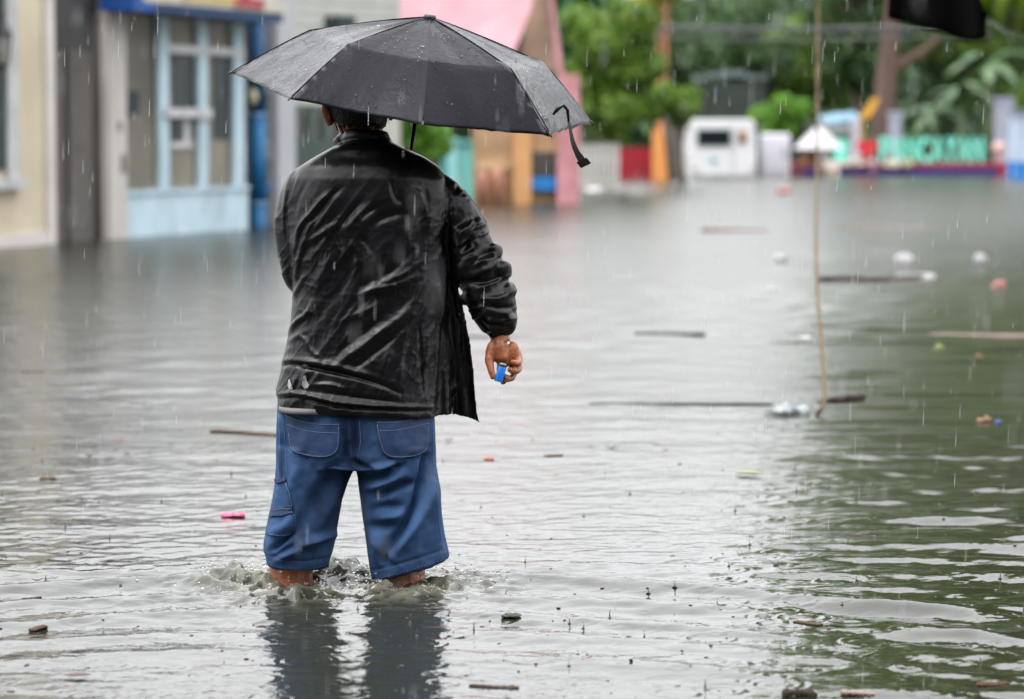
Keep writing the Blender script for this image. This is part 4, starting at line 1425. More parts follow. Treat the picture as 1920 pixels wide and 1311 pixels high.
mb = MB(); mb.prism([(X(960), Yp - .1, Z(150)), (X(1052), Yp - .1, Z(130)), (X(1028), Yp - .1, 3.5), (X(1006), Yp - .1, 3.5)], (0, 0.3, 0)); mb.build('gable', tan, ph)
mb = MB(); mb.prism([(X(1046), Yp - .25, Z(140)), (X(1056), Yp - .25, Z(140)), (X(1034), Yp - .25, 3.5), (X(1026), Yp - .25, 3.5)], (0, 0.3, 0)); mb.build('barge_board', pinkw, ph)
mb = MB(); mb.box(X(960), X(1052), Yp - .08, Yp + .3, Z(228), Z(151)); mb.build('upper_wall', paint('salmon_wall', (205, 150, 120), var=.1), ph)
mb = MB(); mb.box(X(1044), X(1086), Yp - .3, Yp + .1, GZ, Z(140)); mb.build('pink_pillar', pinkw, ph)
mb = MB(); mb.box(X(962), X(996), Yp - .25, Yp - .002, GZ, Z(242)); mb.build('orange_pillar', paint('orange_pillar', (228, 170, 112), var=.08), ph)
mb = MB(); mb.box(X(997), X(1043), Yp - .06, Yp - .004, Z(332), Z(284)); w_ = mb.build('window', paint('window_dark', (84, 78, 72), vscale=2, var=.3), ph)
mb = MB(); mb.box(X(996), X(1048), Yp - .2, Yp - .004, Z(356), Z(332)); mb.build('blue_ledge', paint('ledge_blue', (10, 132, 210)), ph)
mb = MB(); mb.box(X(893), X(958), Yp - .12, Yp - .004, Z(318), Z(304)); mb.build('counter', paint('counter_tan', (222, 184, 146)), ph)
mb = MB()
for a_ in (893, 917, 950): mb.box(X(a_), X(a_ + 7), Yp - .1, Yp - .004, GZ, Z(318))
mb.build('counter_legs', paint('counter_leg', (196, 148, 100)), ph)
# terracotta jars in front of the orange wall
for i, (x_, y_) in enumerate(((905, 340), (934, 336))):
    c_ = P(x_, y_, Yp - .4)
    mb = MB().tube([(c_.x, c_.y, -.05), (c_.x, c_.y, c_.z), (c_.x, c_.y, c_.z + .12), (c_.x, c_.y, c_.z + .16)], [0.07, 0.11, 0.09, 0.06], 12)
    tag(mb.build('clay_jar', paint('clay', (205, 140, 118)), None, True, loc=(c_.x, c_.y, -.05)), ['left terracotta jar standing before the orange wall by the man\'s sleeve', 'right terracotta jar standing before the orange wall by its pillar'][i], 'jar')
# teal gate posts right of the man's shoulder
for i, (a_, b_, c_, lab) in enumerate(((827, 836, (20, 150, 140), 'narrow dark teal post beside the man\'s shoulder'), (837, 858, (150, 210, 210), 'pale aqua gate leaf between two teal posts'), (860, 887, (112, 186, 176), 'broad teal green post nearest the orange wall'))):
    Yt = 45.0
    x0, x1 = P(a_, 250, Yt).x, P(b_, 250, Yt).x
    zt = P(850, 262 + 4 * i, Yt).z
    mb = MB().box(x0, x1, Yt + .02 * i, Yt + .2, GZ, zt)
    mb.box(x0 - .01, x1 + .01, Yt - .02, Yt + .22, zt + .003, zt + .06)
    tag(mb.build('gate_post', paint('teal%d' % i, c_), None, loc=(x0, Yt, GZ)), lab, 'post')

# --- trees and bushes
leaf_mats = {}


def leaf_mat(name, c0, c1, c2=None):
    if name in leaf_mats: return leaf_mats[name]
    m = bpy.data.materials.new(name)
    m.use_nodes = True
    nt = m.node_tree
    b = nt.nodes['Principled BSDF']
    b.inputs['Roughness'].default_value = 0.5
    at = nt.nodes.new('ShaderNodeNewGeometry')
    r = nt.nodes.new('ShaderNodeValToRGB')
    r.color_ramp.elements[0].color = (*c0, 1)
    r.color_ramp.elements[1].color = (*c1, 1)
    if c2:
        e_ = r.color_ramp.elements.new(0.92)
        e_.color = (*c2, 1)
        r.color_ramp.elements[1].position = 0.8
    nt.links.new(at.outputs['Random Per Island'], r.inputs['Fac'])
    nt.links.new(r.outputs['Color'], b.inputs['Base Color'])
    tr = nt.nodes.new('ShaderNodeBsdfTranslucent')
    nt.links.new(r.outputs['Color'], tr.inputs['Color'])
    mx_ = nt.nodes.new('ShaderNodeMixShader')
    mx_.inputs['Fac'].default_value = 0.42
    nt.links.new(b.outputs['BSDF'], mx_.inputs[1])
    nt.links.new(tr.outputs['BSDF'], mx_.inputs[2])
    nt.links.new(mx_.outputs['Shader'], nt.nodes['Material Output'].inputs['Surface'])
    leaf_mats[name] = m
    return m


def leaves(cl, n, size, seed, name, spread=0.55):
    """leaf quads round clump centres: cl is a list of (centre, radius)"""
    r = np.random.default_rng(seed)
    cen = np.array([c[0] for c in cl]); rad = np.array([c[1] for c in cl])
    w_ = rad ** 2 / np.sum(rad ** 2)
    k = r.choice(len(cl), n, p=w_)
    d = r.normal(size=(n, 3)); d /= np.linalg.norm(d, axis=1)[:, None]
    pos = cen[k] + d * (rad[k] * (0.55 + 0.45 * r.random(n) ** .6))[:, None] * np.array([1, 1, 0.8])
    nrm = d * 0.6 + r.normal(size=(n, 3)) * 0.6 + np.array([0, 0, .35])
    nrm /= np.linalg.norm(nrm, axis=1)[:, None]
    t = np.cross(nrm, r.normal(size=(n, 3))); t /= np.linalg.norm(t, axis=1)[:, None]
    b_ = np.cross(nrm, t)
    s_ = (size * r.uniform(0.6, 1.4, n))[:, None]
    co = np.stack([pos - t * s_, pos - b_ * s_ * .45 + nrm * s_ * .1, pos + t * s_, pos + b_ * s_ * .45 + nrm * s_ * .1], 1).reshape(-1, 3)
    return np_mesh(name, co, np.arange(n * 4).reshape(-1, 4), False)


def clumps(c, r, n, seed, k=0.42):
    rr = np.random.default_rng(seed)
    out = []
    for i in range(n):
        d = rr.normal(size=3); d /= np.linalg.norm(d)
        q = rr.uniform(0.25, 0.85)
        out.append((np.array(c) + d * np.array(r) * q, min(r) * k * rr.uniform(0.6, 1.3)))
    return out


bark = mat('bark', (0.07, 0.048, 0.036), 0.9, col2=(0.12, 0.085, 0.065), vscale=3, stretch=(1, 1, .3), bump=.5, bscale=20)


def tree(name, base, h_tr, c, r, nc, n, size, mt, seed, label, cat, group=None, tr=0.16, clump=0.42, top=None):
    root = empty(name, base, label, cat, group)
    rr = random.Random(seed)
    mb = MB()
    b0 = Vector(base)
    c_ = Vector(c)
    mb.tube([b0, b0.lerp(c_, .35) + Vector((rr.uniform(-.1, .1), 0, 0)), b0.lerp(c_, .7), c_ + Vector((0, 0, r[2] * .3))], [tr * 1.25, tr, tr * .8, tr * .3], 10)
    cl = clumps(c, r, nc, seed, clump)
    for cc, rad in cl[:9]:
        st_ = b0.lerp(c_, rr.uniform(.55, .95))
        mb.tube([st_, st_.lerp(Vector(cc), .5) + Vector((0, 0, .1)), Vector(cc)], [tr * .4, tr * .28, tr * .1], 6)
    mb.build('trunk', bark, root, smooth=True)
    link('crown', leaves(cl, n, size, seed, 'crown'), mt, root)
    return root


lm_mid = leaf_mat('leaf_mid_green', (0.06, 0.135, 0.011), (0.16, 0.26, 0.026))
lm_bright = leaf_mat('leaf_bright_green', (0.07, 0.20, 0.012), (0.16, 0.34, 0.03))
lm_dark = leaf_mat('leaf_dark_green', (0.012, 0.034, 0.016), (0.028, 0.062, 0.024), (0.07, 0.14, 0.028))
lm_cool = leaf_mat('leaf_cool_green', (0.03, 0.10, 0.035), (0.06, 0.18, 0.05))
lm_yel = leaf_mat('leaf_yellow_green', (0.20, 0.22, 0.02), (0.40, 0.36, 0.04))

c_ = P(790, 250, 42.5)
tree('leafy_bush', (c_.x, 42.5, GZ), 0, (c_.x, 42.5, c_.z - .05), (0.62, 0.5, 0.50), 26, 2600, 0.06, lm_bright, 3, 'bright green leafy bush just right of the man\'s neck', 'bush', tr=.05)
# tree behind the white picket fence
Yt = 60.0
c_ = P(1150, 120, Yt)
tree('street_tree', (P(1130, 300, Yt).x, Yt, GZ), 0, (c_.x, Yt, c_.z + .0), (1.1, 1.0, 1.85), 70, 14000, 0.10, lm_mid, 5, 'bushy green tree drooping over the white picket fence and red panel', 'tree', tr=.12, clump=.36)
c_ = P(1085, 60, 62)
tree('street_tree', (P(1078, 300, 63).x, 63, GZ), 0, (c_.x, 62.5, c_.z + .2), (0.75, .8, 1.5), 30, 5200, 0.10, lm_cool, 6, 'cool green tree close beside the pink house gable', 'tree', tr=.1, clump=.42)
c_ = P(1225, 195, 66)
tree('street_tree', (P(1285, 300, 66).x, 66, GZ), 0, (c_.x + .55, 66, c_.z), (0.72, .6, 0.55), 24, 2600, 0.09, lm_mid, 7, 'low spreading green tree beside the orange post', 'tree', tr=.07)
c_ = P(1235, 0, 68)
tree('street_tree', (P(1262, 300, 68.5).x, 68.5, GZ), 0, (c_.x, 68.5, c_.z + .15), (0.72, .6, 0.42), 18, 1500, 0.09, lm_yel, 8, 'yellow leaved tree top above the orange post', 'tree', tr=.06)
c_ = P(1470, 215, 80)
tree('leafy_bush', (c_.x, 80, GZ), 0, (c_.x, 80, c_.z), (0.95, .7, 0.62), 30, 3200, 0.10, lm_bright, 9, 'bright green bush behind the white van and white cabinet', 'bush', tr=.06)

# white picket fence, red panel, orange frame, dark wall
Yf = 58.5
o = Vector((P(1088, 300, Yf).x, Yf, GZ))
pf = empty('picket_fence', o, 'white picket fence below the bushy green tree', 'fence')
fw = paint('fence_white', (205, 202, 196), var=.06)
zt = P(1120, 268, Yf).z
mb = MB(); mb.box(P(1086, 300, Yf).x, P(1162, 300, Yf).x, Yf + .03, Yf + .07, zt - .35, zt - .27); mb.box(P(1086, 300, Yf).x, P(1162, 300, Yf).x, Yf + .03, Yf + .07, GZ + .5, GZ + .58); mb.build('rail', fw, pf)
for k in range(9):
    x = P(1088 + k * 8.4, 300, Yf).x
    mb = MB(); w_ = .06
    mb.prism([(x, Yf, GZ), (x + w_, Yf, GZ), (x + w_, Yf, zt - .05), (x + w_ / 2, Yf, zt), (x, Yf, zt - .05)], (0, .028, 0)); mb.build('picket', fw, pf)
Yr = 70.0
mb = MB(); x0, x1 = P(1160, 300, Yr).x, P(1224, 300, Yr).x
mb.box(x0, x1, Yr, Yr + .08, 0.03, P(1190, 278, Yr).z)
for k in range(5): mb.box(x0 + (x1 - x0) * k / 5, x0 + (x1 - x0) * k / 5 + .05, Yr - .03, Yr - .002, GZ, P(1190, 276, Yr).z)
tag(mb.build('red_gate', paint('gate_red', (172, 22, 44), var=.08), None, loc=(x0, Yr, GZ)), 'dark red sheet gate between the picket fence and the orange post', 'gate')
Yo = 69.5
om = paint('orange_paint', (240, 160, 86), var=.08)
o = Vector((P(1237, 300, Yo).x, Yo, GZ))
of = empty('orange_post', o, 'tall orange post with a horizontal orange arm near its top', 'post')
mb = MB(); x0, x1 = P(1224, 300, Yo).x, P(1252, 300, Yo).x
mb.box(x0, x1, Yo, Yo + .35, GZ, P(1237, 245, Yo).z); mb.build('base', om, of)
mb = MB(); mb.box(P(1232, 300, Yo).x, P(1251, 300, Yo).x, Yo + .05, Yo + .3, P(1237, 245, Yo).z, 4.35); mb.build('shaft', paint('orange_faded', (226, 150, 96), var=.3, vscale=1.4), of)
mb = MB(); mb.box(P(1105, 300, Yo).x, P(1231, 300, Yo).x, Yo + .1, Yo + .2, P(1200, 42, Yo).z, P(1200, 30, Yo).z); mb.build('arm', paint('orange_arm', (222, 140, 96)), of)
Yd = 76.0
mb = MB(); x0, x1 = P(1250, 300, Yd).x, P(1300, 300, Yd).x
mb.box(x0, x1, Yd, Yd + .3, GZ, P(1270, 205, Yd).z); mb.box(x0, x1, Yd - .04, Yd + .34, P(1270, 205, Yd).z + .003, P(1270, 200, Yd).z)
tag(mb.build('grey_wall', paint('brown_grey_wall', (96, 88, 82), vscale=1.5, var=.2), None, loc=(x0, Yd, GZ)), 'dark brown grey wall between the orange post and the white van', 'wall')

# --- white van seen from behind
Yv = 73.0
vx = lambda px: P(px, 300, Yv).x
vz = lambda py: P(1355, py, Yv).z
wv = paint('van_white', (228, 228, 230), k=.72, var=.03, rough=.3)
o = Vector(((vx(1293) + vx(1418)) / 2, Yv, GZ))
van = empty('van', o, 'boxy white van seen from behind standing in the flood', 'van')
prof = [(vx(1295), -.25), (vx(1292), .55), (vx(1297), 1.05), (vx(1296), vz(231)), (vx(1299), vz(226)), (vx(1306), vz(224)), (vx(1385), vz(224)), (vx(1409), vz(224.6)), (vx(1414), vz(229)), (vx(1417), 1.05), (vx(1419), .55), (vx(1417), -.25)]
mb = MB(); mb.loft([[(x, Yv + .03, z) for x, z in [(x * .985 + o.x * .015, z - .01) for x, z in prof]], [(x, Yv + .08, z) for x, z in prof], [(x, Yv + 3.6, z) for x, z in prof], [(x * .96 + o.x * .04, Yv + 3.7, z * .96) for x, z in prof]])
mb.build('body', wv, van, bevel=.012)
dg_ = mat('van_glass', (0.006, 0.010, 0.011), 0.25, 0.15)
mb = MB(); mb.box(vx(1308.5), vx(1368.5), Yv + .0, Yv + .027, vz(272), vz(244)); rw = mb.build('rear_window', dg_, van)
mb = MB()
for a_, b_, c2, d_ in ((1307, 1370, 273.5, 272), (1307, 1370, 244, 242.5)): mb.box(vx(a_), vx(b_), Yv - .006, Yv + .028, vz(c2), vz(d_))
mb.box(vx(1307), vx(1308.5), Yv - .006, Yv + .028, vz(272), vz(244)); mb.box(vx(1368.5), vx(1370), Yv - .006, Yv + .028, vz(272), vz(244))
mb.build('gasket', paint('gasket', (40, 90, 84)), rw)
mb = MB(); mb.box(vx(1384), vx(1399), Yv + .0, Yv + .027, vz(269), vz(246)); sw_ = mb.build('side_window', paint('van_warm_window', (120, 66, 34), var=.3), van)
mb = MB(); mb.box(vx(1388), vx(1396), Yv - .006, Yv - .002, vz(256), vz(248)); mb.build('yellow_sticker', paint('sticker_yellow', (214, 158, 40)), sw_)
mb = MB(); mb.tube([(vx(1338), Yv - .004, vz(301)), (vx(1338), Yv + .026, vz(301))], .075, 16); mb.build('emblem', paint('teal_emblem', (96, 184, 190)), van)
mb = MB(); mb.box(vx(1300), vx(1412), Yv - .06, Yv + .02, vz(333) - .1, vz(327)); mb.build('bumper', paint('bumper_grey', (150, 152, 152)), van)
mb = MB(); mb.box(vx(1374), vx(1375.5), Yv + .01, Yv + .024, .1, vz(236)); mb.build('door_seam', paint('seam_grey', (170, 172, 172)), van)
for s_ in (1299, 1408):
    mb = MB(); mb.box(vx(s_), vx(s_ + 6), Yv - .02, Yv + .02, vz(322), vz(312)); mb.build('tail_lamp', paint('lamp_pale_red', (214, 190, 188)), van)
# white cabinet
Yc = 75.0
x0, x1 = P(1428, 300, Yc).x, P(1482, 300, Yc).x
zt = P(1450, 251, Yc).z
o = Vector(((x0 + x1) / 2, Yc, GZ))
cab = empty('white_cabinet', o, 'plain white upright cabinet standing right of the white van', 'cabinet')
mb = MB(); mb.box(x0, x1, Yc, Yc + .6, GZ, zt); mb.build('body', paint('cabinet_white', (222, 220, 226), var=.03), cab, bevel=.06)
mb = MB(); mb.box(x0 + .06, x1 - .06, Yc - .02, Yc - .002, .12, zt - .08); d_ = mb.build('door', paint('cabinet_door', (224, 222, 230), var=.03), cab)
mb = MB(); mb.box(x1 - .2, x1 - .14, Yc - .05, Yc - .021, .5, .72); mb.build('handle', paint('grey_handle', (150, 150, 165)), d_)

# --- town letters on their red and blue stand
Ys = 76.0
sx = lambda px: P(px, 300, Ys).x
sz = lambda py: P(1700, py, Ys).z
red = paint('stand_red', (150, 32, 52), var=.12)
navy = paint('stand_navy', (48, 34, 112), var=.1)
o = Vector((sx(1690), Ys, GZ))
st = empty('letter_stand', o, 'long low red and navy stand carrying the teal letters', 'stand')
mb = MB(); mb.box(sx(1486), sx(1902), Ys + .05, Ys + 1.2, GZ, sz(306)); mb.build('red_top', red, st)
mb = MB(); mb.box(sx(1488), sx(1896), Ys - .05, Ys + .047, -.1, sz(315)); mb.build('navy_band', navy, st)
for a_, b_ in ((1870, 1904), (1484, 1492)):
    mb = MB(); mb.box(sx(a_), sx(b_), Ys - .12, Ys - .053, GZ, sz(306)); mb.build('red_end', red, st)
teal = paint('letter_teal', (112, 205, 184), k=.95, var=.05)
o = Vector((sx(1700), Ys + .3, sz(306)))
ls = empty('letter_sign', o, 'giant teal block letters with a red heart reading I love PANCAYAN', 'sign')


def letter(ch, px0, px1, pyt, pyb):
    cu = bpy.data.curves.new('letter', 'FONT')
    cu.body = ch
    cu.extrude = 0.09
    cu.offset = 0.02
    tmp = bpy.data.objects.new('letter_tmp', cu)
    COL.objects.link(tmp)
    dg = bpy.context.evaluated_depsgraph_get()
    me = bpy.data.meshes.new_from_object(tmp.evaluated_get(dg))
    bpy.data.objects.remove(tmp)
    co, _ = me_arrays(me)
    lo, hi = co.min(0), co.max(0)
    x0, x1, z0, z1 = sx(px0), sx(px1), sz(pyb), sz(pyt)
    out = np.empty_like(co)
    out[:, 0] = x0 + (co[:, 0] - lo[0]) / (hi[0] - lo[0]) * (x1 - x0)
    out[:, 2] = z0 + (co[:, 1] - lo[1]) / (hi[1] - lo[1]) * (z1 - z0)
    out[:, 1] = Ys + .3 - co[:, 2]
    set_co(me, out)
    me.polygons.foreach_set('use_smooth', [False] * len(me.polygons))
    link('letter', me, teal, ls)


letter('I', 1566, 1592, 262, 305)
for i, ch in enumerate('PANCAYAN'):
    letter(ch, 1652 + i * 24.6, 1652 + i * 24.6 + 22.8, 257, 305)
hp = []
for t in np.linspace(0, 2 * PI, 40, endpoint=False):
    hx, hz = 16 * math.sin(t) ** 3, 13 * math.cos(t) - 5 * math.cos(2 * t) - 2 * math.cos(3 * t) - math.cos(4 * t)
    hp.append((sx(1628 + hx * 1.22), Ys + .25, sz(278 - hz * 1.22)))
MB().prism(hp, (0, .16, 0)).build('heart', paint('heart_red', (214, 28, 48), var=.04), ls)
MB().tube([(sx(1628), Ys + .33, sz(306)), (sx(1628), Ys + .33, sz(290))], .03, 8).build('heart_post', paint('post_white', (210, 208, 206)), ls)
# small things on and before the stand
for nm, px_, py0, py1, wpx, c3, lab, cat, Yq, kind in (
        ('drum', 1558, 333, 303, 32, (222, 206, 192), 'cream plastic drum standing in front of the red and navy stand', 'drum', 75.2, 'drum'),
        ('flower_tub', 1672, 316, 302, 34, (214, 206, 176), 'pale tub of yellowish flowers below the first teal letters', 'planter', 75.6, 'tub'),
        ('flower_tub', 1702, 315, 296, 18, (206, 210, 150), 'small yellow green potted plant beside the pale flower tub', 'planter', 75.65, 'tub'),
        ('lamp_globe', 1872, 297, 264, 26, (214, 176, 168), 'pale pink round globe on the right end of the red stand', 'globe', 76.4, 'globe'),
        ('lamp_globe', 1636, 315, 300, 15, (208, 170, 174), 'small pinkish globe below the red heart', 'globe', 75.7, 'globe'),
        ('sand_bag', 1600, 312, 298, 40, (206, 196, 176), 'pale sandbag heap left of the red heart', 'sandbags', 75.7, 'bag')):
    c0, c1 = P(px_, py0, Yq), P(px_, py1, Yq)
    r = wpx * Yq / FPX / 2
    h_ = c1.z - c0.z
    mb = MB()
    if kind == 'drum':
        mb.tube([(c0.x, Yq, GZ), (c0.x, Yq, c0.z), (c0.x, Yq, c0.z + h_ * .45), (c0.x, Yq, c0.z + h_ * .5), (c0.x, Yq, c0.z + h_ * .55), (c0.x, Yq, c1.z - .02), (c0.x, Yq, c1.z)], [r * .92, r * .95, r * .96, r * 1.03, r * .96, r, r * .93], 18)
    elif kind == 'tub':
        mb.tube([(c0.x, Yq, sz(306) if False else c0.z), (c0.x, Yq, c0.z + h_ * .5), (c0.x, Yq, c0.z + h_ * .55)], [r * .7, r * .95, r * .9], 14)
        for k in range(14):
            a = k * 2.4
            mb.ball((c0.x + r * .7 * math.cos(a) * (k % 3 + 1) / 3, Yq + r * .6 * math.sin(a), c0.z + h_ * (.6 + .35 * ((k * 7) % 5) / 5)), r * .28, 7, 5)
    elif kind == 'globe':
        mb.ball((c0.x, Yq, (c0.z + c1.z) / 2 + .02), r, 18, 12)
        mb.tube([(c0.x, Yq, c0.z - .1), (c0.x, Yq, (c0.z + c1.z) / 2 - r * .7)], [r * .5, r * .3], 10)
    else:
        for dx_, dz in ((-.6, .25), (.5, .25), (0, .7)):
            mb.ball((c0.x + dx_ * r, Yq, c0.z + h_ * dz), (r * .6, r * .5, h_ * .3), 12, 8)
    tag(mb.build(nm, paint(nm + '_c%d' % px_, c3, var=.1), None, True, loc=(c0.x, Yq, c0.z)), lab, cat)

# white market umbrella with a seller's table
Yu = 74.0
cx_ = P(1535, 280, Yu).x
zt, ze = P(1535, 237, Yu).z, P(1535, 279, Yu).z
o = Vector((cx_, Yu, GZ))
mu = empty('market_umbrella', o, 'white market umbrella left of the teal letter sign', 'umbrella')
rr_ = 47 * Yu / FPX
rg = []
for t in np.linspace(0.03, 1, 8):
    rg.append([(cx_ + rr_ * t * math.cos(a), Yu + rr_ * t * math.sin(a), zt + (ze - zt) * (t ** 1.25)) for a in np.linspace(0, 2 * PI, 16, endpoint=False)])
mb = MB(); mb.loft(rg); mb.build('canopy', paint('canopy_white', (228, 226, 232), k=.48, var=.03), mu)
MB().tube([(cx_, Yu, GZ), (cx_, Yu, zt + .03)], .022, 8).build('pole', paint('pole_grey', (150, 150, 150)), mu)
o = Vector((cx_ - .1, Yu + .3, GZ))
tb_ = empty('stall_table', o, 'brown stall table with boxes under the white market umbrella', 'table')
mb = MB(); mb.box(cx_ - .45, cx_ + .15, Yu + .1, Yu + .6, .28, .33); mb.build('tabletop', paint('table_brown', (150, 96, 60)), tb_)
for a_ in (-.42, .10):
    for b_ in (.13, .55):
        mb = MB(); mb.box(cx_ + a_, cx_ + a_ + .04, Yu + b_, Yu + b_ + .04, GZ, .28); mb.build('leg', MATS['table_brown'], tb_)
for i, (a_, w_, h_, c3, lab) in enumerate(((-.42, .26, .30, (198, 150, 116), 'tan cardboard box on the left of the stall table'), (-.14, .22, .38, (128, 78, 50), 'dark brown box on the right of the stall table'))):
    mb = MB(); mb.box(cx_ + a_, cx_ + a_ + w_, Yu + .18, Yu + .45, .333, .333 + h_); mb.box(cx_ + a_ - .01, cx_ + a_ + w_ + .01, Yu + .17, Yu + .46, .335 + h_, .36 + h_)
    tag(mb.build('box', paint('box%d' % i, c3, var=.1), None, loc=(cx_ + a_, Yu + .2, .333)), lab, 'box')
# blue tarpaulin shed
Yb = 79.0
o = Vector((P(1580, 300, Yb).x, Yb, GZ))
sh_ = empty('tarp_shelter', o, 'blue tarpaulin shelter on pale posts behind the white market umbrella', 'shelter')
bx = lambda px: P(px, 300, Yb).x
bz = lambda py: P(1580, py, Yb).z
mb = MB(); mb.prism([(bx(1540), Yb, bz(232)), (bx(1612), Yb, bz(222)), (bx(1614), Yb + 1.4, bz(208)), (bx(1546), Yb + 1.4, bz(216))], (0, 0, -.05)); mb.build('tarp', paint('tarp_blue', (110, 150, 172)), sh_)
mb = MB(); mb.box(bx(1540), bx(1612), Yb + .02, Yb + .05, bz(250), bz(233)); mb.build('back_sheet', paint('sheet_grey', (150, 158, 158)), sh_)
for x_ in (1594, 1543):
    mb = MB(); mb.box(bx(x_), bx(x_ + (18 if x_ > 1590 else 6)), Yb - .05, Yb + .01, GZ, bz(224)); mb.build('post', paint('post_lilac', (196, 188, 196)), sh_)
# posts at the right
for i, (a_, b_, yt, Yq, c3, lab) in enumerate(((1668, 1690, 216, 80, (168, 172, 186), 'pale lilac post just right of the big brown trunk'), (1866, 1900, 190, 81, (164, 166, 182), 'broad pale lilac pillar above the end of the red stand'))):
    x0, x1 = P(a_, 300, Yq).x, P(b_, 300, Yq).x
    zt = P(1700, yt, Yq).z
    mb = MB().box(x0, x1, Yq, Yq + .3, GZ, zt).box(x0 - .03, x1 + .03, Yq - .03, Yq + .33, zt + .003, zt + .1)
    tag(mb.build('pillar', paint('lilac%d' % i, c3), None, loc=(x0, Yq, GZ)), lab, 'pillar')
Yk = 72.0
x0, x1 = P(1905, 300, Yk).x, P(1990, 300, Yk).x
o = Vector((x0, Yk, GZ))
ks = empty('kiosk', o, 'pale and bright blue kiosk cut off by the right edge', 'kiosk')
kz = lambda py: P(1910, py, Yk).z
mb = MB(); mb.box(x0, x1, Yk, Yk + 1.2, kz(303), kz(210)); mb.build('wall', paint('kiosk_pale', (186, 200, 222)), ks)
mb = MB(); mb.box(x0 - .01, x1, Yk - .02, Yk + 1.22, GZ, kz(304)); mb.build('base', paint('kiosk_blue', (24, 128, 206)), ks)
mb = MB(); mb.box(x0 - .1, x1, Yk - .12, Yk + 1.3, kz(209), kz(205)); mb.build('roof', paint('kiosk_roof', (150, 152, 160)), ks)

# big leaning trunk and yellow slide
tr_m = paint('red_brown_bark', (102, 80, 70), vscale=2.5, var=.2, stretch=(1, 1, .3), rough=.9)
Yt = 82.0
root = empty('leaning_tree', (P(1655, 300, Yt).x, Yt, GZ), 'big reddish brown leaning tree behind the red heart', 'tree')
mb = MB()
q = [tuple(P(x_, y_, Yt)) for x_, y_ in ((1655, 340), (1655, 270), (1658, 200), (1664, 120), (1672, 50), (1684, -60), (1690, -160))]
mb.tube([Vector(v) for v in spline(q, 20)], list(np.linspace(.34, .2, 20)), 14)
mb.tube([P(1662, 140, Yt), P(1690, 118, Yt), P(1725, 100, Yt), P(1760, 70, Yt)], [.16, .13, .11, .06], 10)
mb.build('trunk', tr_m, root, smooth=True)
cc = P(1690, -120, Yt)
link('crown', leaves(clumps((cc.x, Yt, cc.z), (2.6, 1.6, 1.0), 40, 71, .45), 6500, .13, 71, 'crown'), lm_mid, root)
Yy = 79.0
mb = MB()
a_, b_ = P(1638, 186, Yy), P(1618, 222, Yy)
mb.prism([a_ + Vector((-.03, 0, 0)), a_ + Vector((.17, 0, .04)), b_ + Vector((.17, 0, 0)), b_ + Vector((-.1, 0, 0))], (0, .12, 0))
mb.tube([b_ + Vector((0, .06, 0)), Vector((b_.x, Yy + .06, GZ))], .03, 8)
tag(mb.build('yellow_slide', paint('slide_yellow', (228, 170, 52)), None, loc=(b_.x, Yy, GZ)), 'yellow slanting slide chute left of the brown trunk', 'slide')
# roadside palm like plants with broad leaves at the right
def broad_plant(px, py, Yq, n, L, seed, mt, label, grp=None):
    c = P(px, py, Yq)
    root = empty('banana_plant', (c.x, Yq, GZ), label, 'plant', grp)
    r = random.Random(seed)
    MB().tube([(c.x, Yq, GZ), (c.x + .05, Yq, c.z * .5), (c.x, Yq, c.z)], [.14, .12, .07], 10).build('stem', paint('banana_stem', (90, 110, 70)), root, smooth=True)
    for k in range(n):
        a = 2 * PI * k / n + r.uniform(-.3, .3)
        up = r.uniform(.2, .9)
        rows_ = []
        for t in np.linspace(0, 1, 9):
            d = Vector((math.cos(a), math.sin(a), 0))
            p = Vector((c.x, Yq, c.z)) + d * (L * t * .8) + Vector((0, 0, L * (up * t - .75 * t * t)))
            w_ = .17 * L * math.sin(PI * min(.97, .08 + t * .9)) ** .7
            sd_ = Vector((-d.y, d.x, 0)) * w_
            rows_.append([p - sd_ + Vector((0, 0, -.05 * L)), p, p + sd_ + Vector((0, 0, -.05 * L))])
        mb = MB().grid(rows_)
        o_ = mb.build('leaf', mt, root, smooth=True)
        m_ = o_.modifiers.new('thick', 'SOLIDIFY'); m_.thickness = .008
    return root
ban = mat('banana_leaf', (0.025, 0.075, 0.02), 0.4, col2=(0.07, 0.125, 0.045), vscale=1.2)
broad_plant(1800, 175, 84, 9, 1.2, 2, ban, 'large broad leaved plant behind the teal letters near the lilac pillar')
broad_plant(1745, 215, 85, 8, 1.2, 5, ban, 'smaller broad leaved plant right of the leaning brown trunk')
broad_plant(1850, 120, 88, 9, 1.6, 8, ban, 'tallest broad leaved plant at the far right')
# line of dark trees that closes the street
grp = 'dark trees closing the end of the street'
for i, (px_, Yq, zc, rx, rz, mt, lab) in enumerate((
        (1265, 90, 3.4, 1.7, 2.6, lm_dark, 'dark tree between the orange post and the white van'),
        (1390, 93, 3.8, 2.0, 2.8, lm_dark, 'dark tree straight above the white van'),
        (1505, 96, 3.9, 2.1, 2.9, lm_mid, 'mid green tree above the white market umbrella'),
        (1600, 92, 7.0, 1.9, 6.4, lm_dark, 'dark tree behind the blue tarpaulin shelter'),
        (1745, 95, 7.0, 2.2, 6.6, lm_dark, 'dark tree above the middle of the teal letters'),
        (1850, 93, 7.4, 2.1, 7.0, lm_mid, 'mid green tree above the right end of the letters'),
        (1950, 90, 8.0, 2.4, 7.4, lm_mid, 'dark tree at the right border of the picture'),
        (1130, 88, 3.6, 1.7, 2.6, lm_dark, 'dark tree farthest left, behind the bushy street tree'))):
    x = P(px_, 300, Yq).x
    tree('dark_tree', (x, Yq, GZ), 0, (x, Yq, zc * .84), (rx, 1.4, rz * .84), 46, 5200, .15, mt, 100 + i, lab, 'tree', grp, tr=.15, clump=.5)
